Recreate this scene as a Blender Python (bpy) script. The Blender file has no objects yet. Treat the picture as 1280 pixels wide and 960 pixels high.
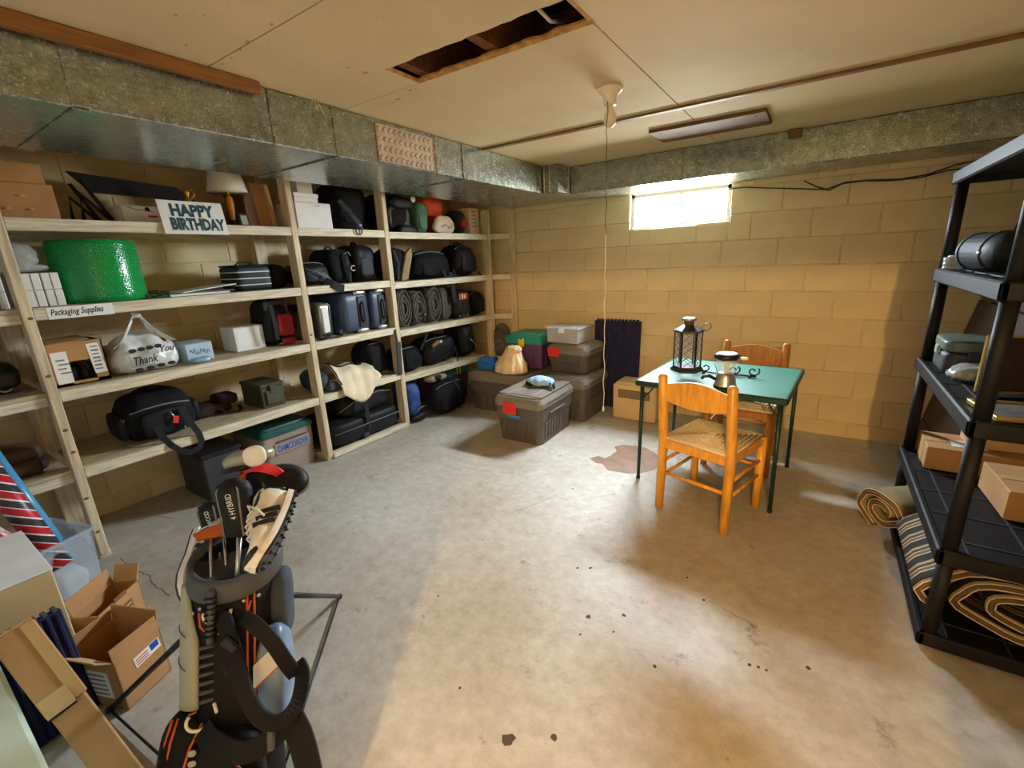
import bpy, bmesh, math, random
from mathutils import Vector, Matrix, noise
random.seed(7)
PI = math.pi
scene = bpy.context.scene
COL = scene.collection

# ---------------------------------------------------------------- camera
FPX = 563.175707                      # focal length in pixels of the 1280x960 photo
CAM = Vector((0, 0, 1.47))
YAW, PITCH, ROLL = -0.59822337, 0.26866476, 0.04408381
def _axes():
    f = Vector((math.sin(YAW)*math.cos(PITCH), math.cos(YAW)*math.cos(PITCH), -math.sin(PITCH)))
    r = Vector((math.cos(YAW), -math.sin(YAW), 0)); d = f.cross(r)
    return (r*math.cos(ROLL)+d*math.sin(ROLL), d*math.cos(ROLL)-r*math.sin(ROLL), f)
AR, AD, AF = _axes()
cd = bpy.data.cameras.new('camera'); cam = bpy.data.objects.new('camera', cd); COL.objects.link(cam)
cd.sensor_width = 36; cd.lens = FPX/1280*36; cd.clip_start = 0.02
cam.matrix_world = Matrix(((AR.x, -AD.x, -AF.x, CAM.x), (AR.y, -AD.y, -AF.y, CAM.y), (AR.z, -AD.z, -AF.z, CAM.z), (0, 0, 0, 1)))
scene.camera = cam
def ray(u, v): return AR*((u-640)/FPX)+AD*((v-480)/FPX)+AF
def PX(u, v, x): d = ray(u, v); return CAM+d*(x/d.x)
def PY(u, v, y): d = ray(u, v); return CAM+d*(y/d.y)
def PZ(u, v, z=0.0): d = ray(u, v); return CAM+d*((z-CAM.z)/d.z)
def PD(u, v, dist): return CAM+ray(u, v)*dist
def vpix(p): c = Vector(p)-CAM; return 480+FPX*c.dot(AD)/c.dot(AF)

# ---------------------------------------------------------------- light
vs = scene.view_settings
vs.view_transform = 'Standard'; vs.look = 'None'; vs.gamma = 1.0; vs.use_curve_mapping = False
vs.exposure = -0.48
scene.cycles.max_bounces = 10; scene.cycles.diffuse_bounces = 6; scene.cycles.sample_clamp_indirect = 6
w = bpy.data.worlds.new('world'); scene.world = w; w.use_nodes = True
bg = w.node_tree.nodes['Background']; bg.inputs[1].default_value = 1000.0
_tc = w.node_tree.nodes.new('ShaderNodeTexCoord'); _sx = w.node_tree.nodes.new('ShaderNodeSeparateXYZ'); _rp = w.node_tree.nodes.new('ShaderNodeValToRGB')
_rp.color_ramp.elements[0].position = 0.47; _rp.color_ramp.elements[0].color = (0.16, 0.16, 0.145, 1)      # sunlit ground outside
_rp.color_ramp.elements[1].position = 0.53; _rp.color_ramp.elements[1].color = (0.30, 0.345, 0.38, 1)     # overcast sky: three times brighter overhead than at the horizon
_e = _rp.color_ramp.elements.new(1.0); _e.color = (0.76, 0.89, 1.0, 1)
_mr = w.node_tree.nodes.new('ShaderNodeMapRange'); _mr.inputs[1].default_value = -1.0; _mr.inputs[2].default_value = 1.0
w.node_tree.links.new(_tc.outputs['Generated'], _sx.inputs[0]); w.node_tree.links.new(_sx.outputs[2], _mr.inputs[0]); w.node_tree.links.new(_mr.outputs[0], _rp.inputs[0]); w.node_tree.links.new(_rp.outputs[0], bg.inputs[0])
WX0, WX1, WZ0, WZ1, WY = -1.494, -0.669, 1.69, 1.982, 4.20     # the window opening in the back wall
pl = bpy.data.lights.new('window_daylight', 'AREA'); pl.shape = 'RECTANGLE'; pl.size = WX1-WX0; pl.size_y = WZ1-WZ0
pl.cycles.is_portal = True
po = bpy.data.objects.new('window_daylight', pl); COL.objects.link(po)
po.location = ((WX0+WX1)/2, WY+0.11, (WZ0+WZ1)/2); po.rotation_euler = (-PI/2, 0, 0)
hl = bpy.data.lights.new('hall_lamp', 'POINT'); hl.energy = 530; hl.color = (1.0, 0.62, 0.25); hl.shadow_soft_size = 0.025
ho = bpy.data.objects.new('hall_lamp', hl); COL.objects.link(ho); ho.location = (0.50, -1.9, 2.12)

# ---------------------------------------------------------------- materials
def lin(h):
    h = h.lstrip('#'); c = [int(h[i:i+2], 16)/255 for i in (0, 2, 4)]
    return tuple(x/12.92 if x <= 0.04045 else ((x+0.055)/1.055)**2.4 for x in c)
MATS = {}
def mat(name, col, rough=0.7, metal=0.0, var=0.0, vs_=8.0, bump=0.0, bs=60.0, spec=0.5, stretch=None, alpha=1.0, trans=0.0, sheen=0.0, col2=None, detail=4, coat=0.0):
    if name in MATS: return MATS[name]
    m = bpy.data.materials.new(name); m.use_nodes = True; nt = m.node_tree; b = nt.nodes['Principled BSDF']
    c = lin(col) if isinstance(col, str) else col
    b.inputs['Base Color'].default_value = (*c, 1); b.inputs['Roughness'].default_value = rough; b.inputs['Metallic'].default_value = metal
    b.inputs['Specular IOR Level'].default_value = spec
    if trans: b.inputs['Transmission Weight'].default_value = trans
    if alpha < 1: b.inputs['Alpha'].default_value = alpha
    if sheen: b.inputs['Sheen Weight'].default_value = sheen
    if coat: b.inputs['Coat Weight'].default_value = coat
    if var or bump:
        tc = nt.nodes.new('ShaderNodeTexCoord'); mp = nt.nodes.new('ShaderNodeMapping'); nt.links.new(tc.outputs['Object'], mp.inputs[0])
        if stretch: mp.inputs['Scale'].default_value = stretch
    if var:
        n = nt.nodes.new('ShaderNodeTexNoise'); n.inputs['Scale'].default_value = vs_; n.inputs['Detail'].default_value = detail
        nt.links.new(mp.outputs[0], n.inputs['Vector'])
        r = nt.nodes.new('ShaderNodeValToRGB'); c2 = lin(col2) if col2 else tuple(x*(1-var) for x in c)
        c1 = c if col2 else tuple(min(1, x*(1+var*0.6)) for x in c)
        r.color_ramp.elements[0].position = 0.36; r.color_ramp.elements[1].position = 0.64
        r.color_ramp.elements[0].color = (*c2, 1); r.color_ramp.elements[1].color = (*c1, 1)
        nt.links.new(n.outputs['Fac'], r.inputs[0]); nt.links.new(r.outputs[0], b.inputs['Base Color'])
    if bump:
        n = nt.nodes.new('ShaderNodeTexNoise'); n.inputs['Scale'].default_value = bs; n.inputs['Detail'].default_value = 3
        nt.links.new(mp.outputs[0], n.inputs['Vector'])
        bp = nt.nodes.new('ShaderNodeBump'); bp.inputs['Strength'].default_value = bump; bp.inputs['Distance'].default_value = 0.01
        nt.links.new(n.outputs['Fac'], bp.inputs['Height']); nt.links.new(bp.outputs[0], b.inputs['Normal'])
    MATS[name] = m
    return m
def see_through(name, col, opac=0.15, rough=0.05):
    if name in MATS: return MATS[name]
    m = bpy.data.materials.new(name); m.use_nodes = True; nt = m.node_tree; nt.nodes.clear()
    o = nt.nodes.new('ShaderNodeOutputMaterial'); t = nt.nodes.new('ShaderNodeBsdfTransparent'); p = nt.nodes.new('ShaderNodeBsdfPrincipled')
    p.inputs['Base Color'].default_value = (*lin(col), 1); p.inputs['Roughness'].default_value = rough
    x = nt.nodes.new('ShaderNodeMixShader'); x.inputs[0].default_value = opac
    nt.links.new(t.outputs[0], x.inputs[1]); nt.links.new(p.outputs[0], x.inputs[2]); nt.links.new(x.outputs[0], o.inputs[0])
    MATS[name] = m; return m
def emit(name, col, s):
    m = bpy.data.materials.new(name); m.use_nodes = True; b = m.node_tree.nodes['Principled BSDF']
    b.inputs['Emission Color'].default_value = (*col, 1); b.inputs['Emission Strength'].default_value = s; b.inputs['Base Color'].default_value = (*col, 1)
    return m

mat('wall_paint', '#d9c497', 0.62, var=0.10, vs_=3.0, bump=0.35, bs=70)
mat('mortar_paint', '#d2bc8c', 0.7, var=0.2, vs_=6, bump=0.4, bs=50)
mat('wall_plain', '#d3d6d8', 0.7, var=0.1, vs_=3)
mat('ceil_board', '#d8c298', 0.8, var=0.07, vs_=2.2, bump=0.15, bs=120)
mat('torn_board', '#c4934f', 0.9, var=0.3, vs_=30, bump=0.6, bs=90)
mat('void_shade', '#241505', 0.95)  # shade inside openings, put into the colour
mat('joist', '#7a4d26', 0.85, var=0.3, vs_=6, stretch=(1, 12, 12))
mat('wood_trim', '#8a5a20', 0.55, var=0.25, vs_=5, stretch=(12, 1, 12))
mat('wood_strip', '#7d5527', 0.6, var=0.25, vs_=5, stretch=(1, 12, 12))
mat('wood_brown', '#6e4a2a', 0.7, var=0.3, vs_=4, stretch=(1, 14, 14))
mat('shelf_wood', '#dccfb2', 0.65, var=0.22, vs_=5, stretch=(14, 1.2, 14), bump=0.15, bs=40)
mat('post_wood', '#d8c4a0', 0.65, var=0.25, vs_=4, stretch=(14, 14, 1.2), bump=0.15, bs=40)
mat('deck_wood', '#c0ad88', 0.75, var=0.25, vs_=5, stretch=(10, 1.2, 10))
mat('knot', '#7d5128', 0.8)
mat('cardboard', '#b98a58', 0.85, var=0.12, vs_=6, bump=0.1, bs=40)
mat('cardboard_dark', '#7a5230', 0.85, var=0.15, vs_=6)
mat('cardboard_lite', '#c9a374', 0.85, var=0.10, vs_=6)
mat('card_inside', '#9b7046', 0.9)
mat('tape', '#c8a26c', 0.35, alpha=1)
mat('white_card', '#efeeea', 0.6, var=0.05)
mat('white_paper', '#f0efe8', 0.7)
mat('vent_metal', '#bdab98', 0.5, var=0.2, vs_=20)
mat('pale_paint', '#d8ead2', 0.5, var=0.08, vs_=4)
mat('ink', '#1c1c20', 0.6); mat('ink_grey', '#77797c', 0.7); mat('ink_green', '#1e5a4a', 0.6, var=0.5, vs_=60, col2='#26305e'); mat('ink_blue', '#1d62b8', 0.6); mat('ink_red', '#c4241c', 0.6)
mat('label_blue', '#1d4fae', 0.5)
mat('black_fabric', '#0d0d10', 0.85, var=0.35, vs_=14, bump=0.45, bs=25, spec=0.3)
mat('black_nylon', '#0f0f12', 0.6, var=0.3, vs_=10, bump=0.4, bs=18, spec=0.35)
mat('black_plastic', '#141417', 0.4, var=0.15, vs_=6)
mat('webbing', '#121215', 0.8, bump=0.2, bs=200)
mat('charcoal', '#34353a', 0.6, var=0.2)
mat('slate_fabric', '#39424e', 0.8, var=0.3, vs_=10, bump=0.3, bs=25)
mat('grey_fabric', '#5a5650', 0.85, var=0.3, vs_=16, bump=0.4, bs=40)
mat('taupe_fabric', '#4e453d', 0.85, var=0.3, vs_=16, bump=0.4, bs=40)
mat('navy_shell', '#39455e', 0.4, var=0.1, bump=0.1, bs=150)
mat('silver', '#c4c4c0', 0.3, metal=0.85)
mat('chrome', '#d0d0d0', 0.15, metal=1.0)
mat('dark_metal', '#2b2d30', 0.4, metal=0.6)
mat('brass', '#c9992e', 0.3, metal=0.9)
mat('red_fabric', '#a81f26', 0.8, var=0.3, vs_=8, bump=0.3, bs=25)
mat('maroon', '#2f1717', 0.75, var=0.35, vs_=8, bump=0.3, bs=25)
mat('olive_metal', '#4a4b35', 0.5, var=0.25, vs_=10)
mat('leather', '#5a3d26', 0.6, var=0.35, vs_=7, bump=0.3, bs=30)
mat('tan_leather', '#8a6a2e', 0.6, var=0.35, vs_=8, bump=0.25, bs=30)
mat('cream_cloth', '#e6d3b4', 0.9, var=0.12, vs_=5, bump=0.2, bs=20)
mat('orange_cloth', '#e8541a', 0.75, var=0.3, vs_=6, bump=0.3, bs=18)
mat('green_cloth', '#4f7a5e', 0.8, var=0.3, vs_=8, bump=0.3, bs=25)
mat('blue_jacket', '#2c4c8e', 0.6, var=0.4, vs_=12, bump=0.5, bs=16)
mat('tote_grey', '#57504a', 0.45, var=0.1, vs_=5)
mat('tote_lid_lit', '#7d766d', 0.32, var=0.12, vs_=5)  # lid grey raised above the tub's: window light on the lids painted in
mat('tote_tan', '#a08c80', 0.5, var=0.08, vs_=5)
mat('lid_teal', '#2a8f86', 0.45, var=0.1)
mat('lid_green', '#1f5550', 0.35, var=0.1)
mat('tote_purple', '#5b3a66', 0.5, var=0.1)
mat('latch_yellow', '#e0d020', 0.45); mat('tag_red', '#e02a22', 0.6); mat('tape_blue', '#2f7fbe', 0.6)
mat('blue_plastic', '#1a62b4', 0.4)
mat('foam_navy', '#1e2148', 0.9, var=0.3, vs_=20)
mat('heater_beige', '#d8bd8c', 0.55, var=0.06)
mat('grille', '#8d7b5b', 0.6)
mat('shaving', '#d6bb86', 0.9)
mat('table_green', '#2f7566', 0.42, var=0.10, vs_=6)
mat('table_metal', '#16382e', 0.4, metal=0.3)
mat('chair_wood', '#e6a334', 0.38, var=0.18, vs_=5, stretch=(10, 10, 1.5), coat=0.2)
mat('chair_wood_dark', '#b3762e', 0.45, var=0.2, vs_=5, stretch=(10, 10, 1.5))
mat('rush', '#ead8b8', 0.9, var=0.12, vs_=30, bump=0.3, bs=90)
mat('porcelain', '#efe3c8', 0.3)
mat('cord_white', '#e8e0d0', 0.7); mat('cord_brown', '#5a4632', 0.8)
mat('rack_plastic', '#131314', 0.6, var=0.15, vs_=6, bump=0.1, bs=80, spec=0.25)
mat('panel_brown', '#33241a', 0.55, var=0.2, vs_=5)
mat('gold_frame', '#c9a95a', 0.35, metal=0.7)
mat('lamp_shade', '#e9e4da', 0.8); mat('lamp_wood', '#d28a1e', 0.4)
mat('golf_pale', '#abae98', 0.6, bump=0.2, bs=300); mat('golf_orange', '#d9622a', 0.6); mat('golf_blue', '#7d94b4', 0.35, var=0.35, vs_=7)
mat('golf_black', '#121213', 0.75, var=0.25, vs_=10, bump=0.2, bs=40, spec=0.3); mat('golf_band', '#4d4e50', 0.6)
mat('club_red', '#d21f22', 0.3); mat('club_orange', '#c8641c', 0.3, metal=0.4)
mat('shoe_white', '#f2f2ec', 0.5, var=0.25, vs_=9, col2='#ddd2b8'); mat('shoe_sole', '#f3f1ea', 0.55); mat('shoe_black', '#202227', 0.4)
mat('green_bubble', '#0f9a4a', 0.18, bump=0.2, bs=90, coat=0.3)
see_through('clear_bag', '#dfe3df', 0.42, 0.25); see_through('clear_plastic', '#cfdeee', 0.30, 0.18); see_through('clear_grey', '#c9cac8', 0.6, 0.25)
see_through('glass', '#f4f8ff', 0.06, 0.03); see_through('poly_bag', '#eef0ec', 0.78, 0.3); see_through('lens', '#e8ece8', 0.3, 0.05)
mat('floor_stain', '#8a6548', 0.55, var=0.25, vs_=9); mat('crack', '#6d6457', 0.9); mat('spot', '#4a382a', 0.8)

def galv(name, base, dark):
    m = bpy.data.materials.new(name); m.use_nodes = True; nt = m.node_tree; b = nt.nodes['Principled BSDF']
    tc = nt.nodes.new('ShaderNodeTexCoord'); v = nt.nodes.new('ShaderNodeTexVoronoi'); v.inputs['Scale'].default_value = 170
    n = nt.nodes.new('ShaderNodeTexNoise'); n.inputs['Scale'].default_value = 26; n.inputs['Detail'].default_value = 6
    nt.links.new(tc.outputs['Object'], v.inputs['Vector']); nt.links.new(tc.outputs['Object'], n.inputs['Vector'])
    mx = nt.nodes.new('ShaderNodeMix'); mx.data_type = 'FLOAT'; mx.inputs[0].default_value = 0.55
    nt.links.new(v.outputs['Color'], mx.inputs[2]); nt.links.new(n.outputs['Fac'], mx.inputs[3])
    r = nt.nodes.new('ShaderNodeValToRGB'); r.color_ramp.elements[0].position = 0.25; r.color_ramp.elements[1].position = 0.75
    r.color_ramp.elements[0].color = (*lin(dark), 1); r.color_ramp.elements[1].color = (*lin(base), 1)
    nt.links.new(mx.outputs[0], r.inputs[0]); nt.links.new(r.outputs[0], b.inputs['Base Color'])
    b.inputs['Metallic'].default_value = 0.85
    rr = nt.nodes.new('ShaderNodeMapRange'); rr.inputs[3].default_value = 0.12; rr.inputs[4].default_value = 0.36
    nt.links.new(mx.outputs[0], rr.inputs[0]); nt.links.new(rr.outputs[0], b.inputs['Roughness'])
    MATS[name] = m
galv('galvanised', '#c6cdc2', '#7c847b')

def floor_mat():
    m = bpy.data.materials.new('concrete'); m.use_nodes = True; nt = m.node_tree; b = nt.nodes['Principled BSDF']
    tc = nt.nodes.new('ShaderNodeTexCoord')
    def nz(s, d=6, rough=0.6):
        n = nt.nodes.new('ShaderNodeTexNoise'); n.inputs['Scale'].default_value = s; n.inputs['Detail'].default_value = d; n.inputs['Roughness'].default_value = rough
        nt.links.new(tc.outputs['Object'], n.inputs['Vector']); return n
    def ramp(src, a, ca, c, cc):
        r = nt.nodes.new('ShaderNodeValToRGB'); r.color_ramp.elements[0].position = a; r.color_ramp.elements[1].position = c
        r.color_ramp.elements[0].color = (*lin(ca), 1); r.color_ramp.elements[1].color = (*lin(cc), 1); nt.links.new(src, r.inputs[0]); return r
    big = ramp(nz(1.1).outputs['Fac'], 0.35, '#b2a896', 0.65, '#cdc8be')
    fine = ramp(nz(16, 8, 0.7).outputs['Fac'], 0.3, '#b4aa98', 0.7, '#ffffff')
    mx = nt.nodes.new('ShaderNodeMix'); mx.data_type = 'RGBA'; mx.blend_type = 'MULTIPLY'; mx.inputs[0].default_value = 0.55
    nt.links.new(big.outputs[0], mx.inputs[6]); nt.links.new(fine.outputs[0], mx.inputs[7])
    sp = ramp(nz(5, 8, 0.75).outputs['Fac'], 0.30, '#8a7760', 0.40, '#ffffff')
    m2 = nt.nodes.new('ShaderNodeMix'); m2.data_type = 'RGBA'; m2.blend_type = 'MULTIPLY'; m2.inputs[0].default_value = 0.8
    nt.links.new(mx.outputs[2], m2.inputs[6]); nt.links.new(sp.outputs[0], m2.inputs[7])
    nt.links.new(m2.outputs[2], b.inputs['Base Color'])
    rr = nt.nodes.new('ShaderNodeMapRange'); rr.inputs[3].default_value = 0.38; rr.inputs[4].default_value = 0.66
    nt.links.new(nz(3).outputs['Fac'], rr.inputs[0]); nt.links.new(rr.outputs[0], b.inputs['Roughness'])
    bp = nt.nodes.new('ShaderNodeBump'); bp.inputs['Strength'].default_value = 0.12; bp.inputs['Distance'].default_value = 0.01
    nt.links.new(nz(40).outputs['Fac'], bp.inputs['Height']); nt.links.new(bp.outputs[0], b.inputs['Normal'])
    MATS['concrete'] = m
floor_mat()
def stripe_mat(name, cols, scale, axis=0, rough=0.7):
    # repeating stripes across one object axis; cols = list of (position, hex)
    m = bpy.data.materials.new(name); m.use_nodes = True; nt = m.node_tree; b = nt.nodes['Principled BSDF']
    tc = nt.nodes.new('ShaderNodeTexCoord'); sx = nt.nodes.new('ShaderNodeSeparateXYZ'); nt.links.new(tc.outputs['Object'], sx.inputs[0])
    mu = nt.nodes.new('ShaderNodeMath'); mu.operation = 'MULTIPLY'; mu.inputs[1].default_value = scale
    if axis == 3:
        ad = nt.nodes.new('ShaderNodeMath'); ad.operation = 'ADD'; nt.links.new(sx.outputs[0], ad.inputs[0]); nt.links.new(sx.outputs[2], ad.inputs[1]); src = ad.outputs[0]
    else: src = sx.outputs[axis]
    nt.links.new(src, mu.inputs[0]); fr = nt.nodes.new('ShaderNodeMath'); fr.operation = 'FRACT'; nt.links.new(mu.outputs[0], fr.inputs[0])
    r = nt.nodes.new('ShaderNodeValToRGB'); r.color_ramp.interpolation = 'CONSTANT'; e = r.color_ramp.elements
    e[0].position = cols[0][0]; e[0].color = (*lin(cols[0][1]), 1); e[1].position = cols[1][0]; e[1].color = (*lin(cols[1][1]), 1)
    for p, c in cols[2:]:
        x = e.new(p); x.color = (*lin(c), 1)
    nt.links.new(fr.outputs[0], r.inputs[0]); nt.links.new(r.outputs[0], b.inputs['Base Color']); b.inputs['Roughness'].default_value = rough
    MATS[name] = m
stripe_mat('gift_stripe', [(0, '#c41f2c'), (0.42, '#f2f2f0'), (0.48, '#3a3638'), (0.90, '#f2f2f0')], 11, 3, 0.4)
stripe_mat('rug_stripe', [(0, '#1b1815'), (0.30, '#d8c39a'), (0.34, '#6d5334'), (0.52, '#d8c39a'), (0.56, '#3b2f22'), (0.72, '#a08a60'), (0.86, '#1b1815')], 9, 1, 0.9)
stripe_mat('cool_stripe', [(0, '#10161a'), (0.42, '#d8d8d0'), (0.50, '#16282c'), (0.92, '#d8d8d0')], 12, 2, 0.6)

# ---------------------------------------------------------------- mesh helpers
class MB:
    def __init__(s): s.v = []; s.f = []; s.mi = []; s.sm = []
    def add(s, vs, fs, M=None, mi=0, smooth=False):
        o = len(s.v)
        for p in vs:
            p = Vector(p); s.v.append(M @ p if M is not None else p)
        for f in fs: s.f.append([o+i for i in f]); s.mi.append(mi); s.sm.append(smooth)
        return s
    def box(s, c, d, bev=0.0, R=None, mi=0):
        hx, hy, hz = d[0]/2, d[1]/2, d[2]/2; M = Matrix.Translation(Vector(c))
        if R is not None: M = M @ (R.to_4x4() if len(R) == 3 else R)
        b = min(bev, hx*0.9, hy*0.9, hz*0.9)
        if b <= 0:
            vs = [(x, y, z) for x in (-hx, hx) for y in (-hy, hy) for z in (-hz, hz)]
            return s.add(vs, [(0, 1, 3, 2), (4, 6, 7, 5), (0, 4, 5, 1), (2, 3, 7, 6), (0, 2, 6, 4), (1, 5, 7, 3)], M, mi)
        vs = []; 
        for sx in (-1, 1):
            for sy in (-1, 1):
                for sz in (-1, 1):
                    vs += [(sx*hx, sy*(hy-b), sz*(hz-b)), (sx*(hx-b), sy*hy, sz*(hz-b)), (sx*(hx-b), sy*(hy-b), sz*hz)]
        def I(sx, sy, sz, k): return ((sx > 0)*4+(sy > 0)*2+(sz > 0))*3+k
        fs = []
        for g in (-1, 1):
            q = [(-1, -1), (1, -1), (1, 1), (-1, 1)]
            fs.append([I(g, a, c_, 0) for a, c_ in (q if g > 0 else q[::-1])])
            fs.append([I(a, g, c_, 1) for a, c_ in (q[::-1] if g > 0 else q)])
            fs.append([I(a, c_, g, 2) for a, c_ in (q if g > 0 else q[::-1])])
        for a in (-1, 1):
            for c_ in (-1, 1):
                fs.append([I(a, c_, -1, 0), I(a, c_, 1, 0), I(a, c_, 1, 1), I(a, c_, -1, 1)])
                fs.append([I(a, -1, c_, 0), I(a, 1, c_, 0), I(a, 1, c_, 2), I(a, -1, c_, 2)])
                fs.append([I(-1, a, c_, 1), I(1, a, c_, 1), I(1, a, c_, 2), I(-1, a, c_, 2)])
                for e in (-1, 1): fs.append([I(a, c_, e, 0), I(a, c_, e, 1), I(a, c_, e, 2)])
        return s.add(vs, fs, M, mi)
    def tube(s, pts, r, n=8, mi=0, caps=True, flat=None, up=None, closed=False):
        # round tube, or (flat=(width, thick)) a strap; r may be a list
        pts = [Vector(p) for p in pts]; k = len(pts); rings = []; prev = None
        for i, p in enumerate(pts):
            a = pts[i-1] if i > 0 else (pts[-1] if closed else p); b = pts[i+1] if i < k-1 else (pts[0] if closed else p)
            t = (b-a); t = t.normalized() if t.length > 1e-9 else Vector((0, 0, 1))
            ref = Vector(up) if up is not None else (prev if prev is not None else (Vector((0, 0, 1)) if abs(t.z) < 0.9 else Vector((1, 0, 0))))
            u = ref-t*ref.dot(t)
            if u.length < 1e-6: u = Vector((1, 0, 0))-t*t.x
            u.normalize(); w_ = t.cross(u); prev = u
            ri = r[i] if isinstance(r, (list, tuple)) else r
            ring = []
            if flat:
                hw, ht = flat[0]/2, flat[1]/2
                for a_, c_ in ((-1, -1), (1, -1), (1, 1), (-1, 1)): ring.append(p+w_*(hw*a_)+u*(ht*c_))
            else:
                for j in range(n):
                    an = 2*PI*j/n; ring.append(p+u*(math.cos(an)*ri)+w_*(math.sin(an)*ri))
            rings.append(ring)
        m = len(rings[0]); vs = [q for rg in rings for q in rg]; fs = []
        for i in range(k if closed else k-1):
            i2 = (i+1) % k
            for j in range(m): fs.append([i*m+j, i*m+(j+1) % m, i2*m+(j+1) % m, i2*m+j])
        if caps and not closed: fs.append(list(range(m))[::-1]); fs.append([(k-1)*m+j for j in range(m)])
        return s.add(vs, fs, None, mi, smooth=not flat)
    def cyl(s, p0, p1, r0, r1=None, n=16, mi=0): return s.tube([p0, p1], [r0, r0 if r1 is None else r1], n, mi)
    def lathe(s, prof, n=20, M=None, mi=0, smooth=True, sx=1, sy=1):
        vs = []; fs = []; k = len(prof)
        for r, z in prof:
            for j in range(n): a = 2*PI*j/n; vs.append((r*math.cos(a)*sx, r*math.sin(a)*sy, z))
        for i in range(k-1):
            for j in range(n): fs.append([i*n+j, i*n+(j+1) % n, (i+1)*n+(j+1) % n, (i+1)*n+j])
        fs.append(list(range(n))[::-1]); fs.append([(k-1)*n+j for j in range(n)])
        return s.add(vs, fs, M, mi, smooth)
    def prism(s, out, d, M=None, mi=0):
        # outline in the local x-z plane, extruded along +y by d
        n = len(out); vs = [(x, 0, z) for x, z in out]+[(x, d, z) for x, z in out]
        fs = [list(range(n)), [n+i for i in range(n)][::-1]]+[[i, n+i, n+(i+1) % n, (i+1) % n] for i in range(n)]
        return s.add(vs, fs, M, mi)
    def soft(s, c, d, k=4.0, amp=0.0, fr=6.0, n=9, seed=0, mi=0, M=None, sag=0.0, taper=0.0, flatbot=True):
        # rounded, lumpy closed form (bags, cloth bundles)
        idx = {}; vs = []; fs = []
        def vid(p):
            key = tuple(round(a, 5) for a in p)
            if key not in idx:
                idx[key] = len(vs); q = Vector(p); L = (abs(q.x)**k+abs(q.y)**k+abs(q.z)**k)**(1/k); q = q/L
                z = q.z; sc = 1-taper*(z*0.5+0.5)
                pt = Vector((q.x*d[0]/2*sc, q.y*d[1]/2*sc, q.z*d[2]/2))
                if sag: pt.z -= sag*(q.x*q.x)*(z > -0.5)*d[2]
                if amp:
                    nv = noise.noise(Vector((pt.x*fr+seed*3.1, pt.y*fr+seed*1.7, pt.z*fr-seed)))
                    nv += 0.5*noise.noise(Vector((pt.x*fr*2.3-seed, pt.y*fr*2.3, pt.z*fr*2.3+seed*2)))
                    pt += q.normalized()*nv*amp
                if flatbot: pt.z = max(pt.z, -d[2]/2)
                vs.append(pt+Vector(c))
            return idx[key]
        g = [-1+2*i/n for i in range(n+1)]
        for ax in range(3):
            for sg in (-1, 1):
                for i in range(n):
                    for j in range(n):
                        q = []
                        for a, b in ((i, j), (i+1, j), (i+1, j+1), (i, j+1)):
                            p = [0, 0, 0]; p[ax] = sg; p[(ax+1) % 3] = g[a]; p[(ax+2) % 3] = g[b]; q.append(vid(p))
                        fs.append(q if sg > 0 else q[::-1])
        return s.add(vs, fs, M, mi, True)
    def sheet(s, fn, nu, nv, th=0.004, mi=0, smooth=True):
        # a thick cloth / paper sheet; fn(u, v) -> point, u and v in 0..1
        P = [[Vector(fn(i/nu, j/nv)) for j in range(nv+1)] for i in range(nu+1)]; N = []
        for i in range(nu+1):
            row = []
            for j in range(nv+1):
                a = P[min(i+1, nu)][j]-P[max(i-1, 0)][j]; b = P[i][min(j+1, nv)]-P[i][max(j-1, 0)]; q = a.cross(b)
                row.append(q.normalized() if q.length > 1e-12 else Vector((0, 0, 1)))
            N.append(row)
        W = nv+1; vs = [P[i][j]+N[i][j]*th/2 for i in range(nu+1) for j in range(W)]+[P[i][j]-N[i][j]*th/2 for i in range(nu+1) for j in range(W)]; o = (nu+1)*W; fs = []
        for i in range(nu):
            for j in range(nv):
                a, b, c, d = i*W+j, (i+1)*W+j, (i+1)*W+j+1, i*W+j+1; fs.append([a, b, c, d]); fs.append([o+d, o+c, o+b, o+a])
        for i in range(nu): fs.append([i*W, o+i*W, o+(i+1)*W, (i+1)*W]); fs.append([i*W+nv, (i+1)*W+nv, o+(i+1)*W+nv, o+i*W+nv])
        for j in range(nv): fs.append([j, j+1, o+j+1, o+j]); fs.append([nu*W+j, o+nu*W+j, o+nu*W+j+1, nu*W+j+1])
        return s.add(vs, fs, None, mi, smooth)
    def mesh(s, name, mats):
        me = bpy.data.meshes.new(name); me.from_pydata([tuple(p) for p in s.v], [], s.f); 
        for m in (mats if isinstance(mats, (list, tuple)) else [mats]): me.materials.append(MATS[m] if isinstance(m, str) else m)
        me.polygons.foreach_set('material_index', s.mi); me.polygons.foreach_set('use_smooth', s.sm); me.update()
        bm = bmesh.new(); bm.from_mesh(me); bmesh.ops.recalc_face_normals(bm, faces=bm.faces); bm.to_mesh(me); bm.free()
        return me
    def build(s, name, mats, parent=None, loc=None, rz=None, M=None):
        o = bpy.data.objects.new(name, s.mesh(name, mats)); COL.objects.link(o)
        if parent is not None: o.parent = parent
        if M is not None: o.matrix_local = M
        if loc is not None: o.location = loc
        if rz is not None: o.rotation_euler = (0, 0, rz)
        return o
def tag(o, label, cat, group=None):
    o['label'] = label; o['category'] = cat
    if group: o['group'] = group
    return o
def thing(name, label, cat, loc=(0, 0, 0), rz=0.0, group=None, M=None):
    o = bpy.data.objects.new(name, None); COL.objects.link(o); o.empty_display_size = 0.05
    if M is not None: o.matrix_world = M
    else: o.location = loc; o.rotation_euler = (0, 0, rz)
    return tag(o, label, cat, group)
def struct(o): o['kind'] = 'structure'; return o
def part(o, label): o['label'] = label; return o
def sempty(name, loc=(0, 0, 0)):
    o = bpy.data.objects.new(name, None); COL.objects.link(o); o.location = loc; return struct(o)
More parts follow.
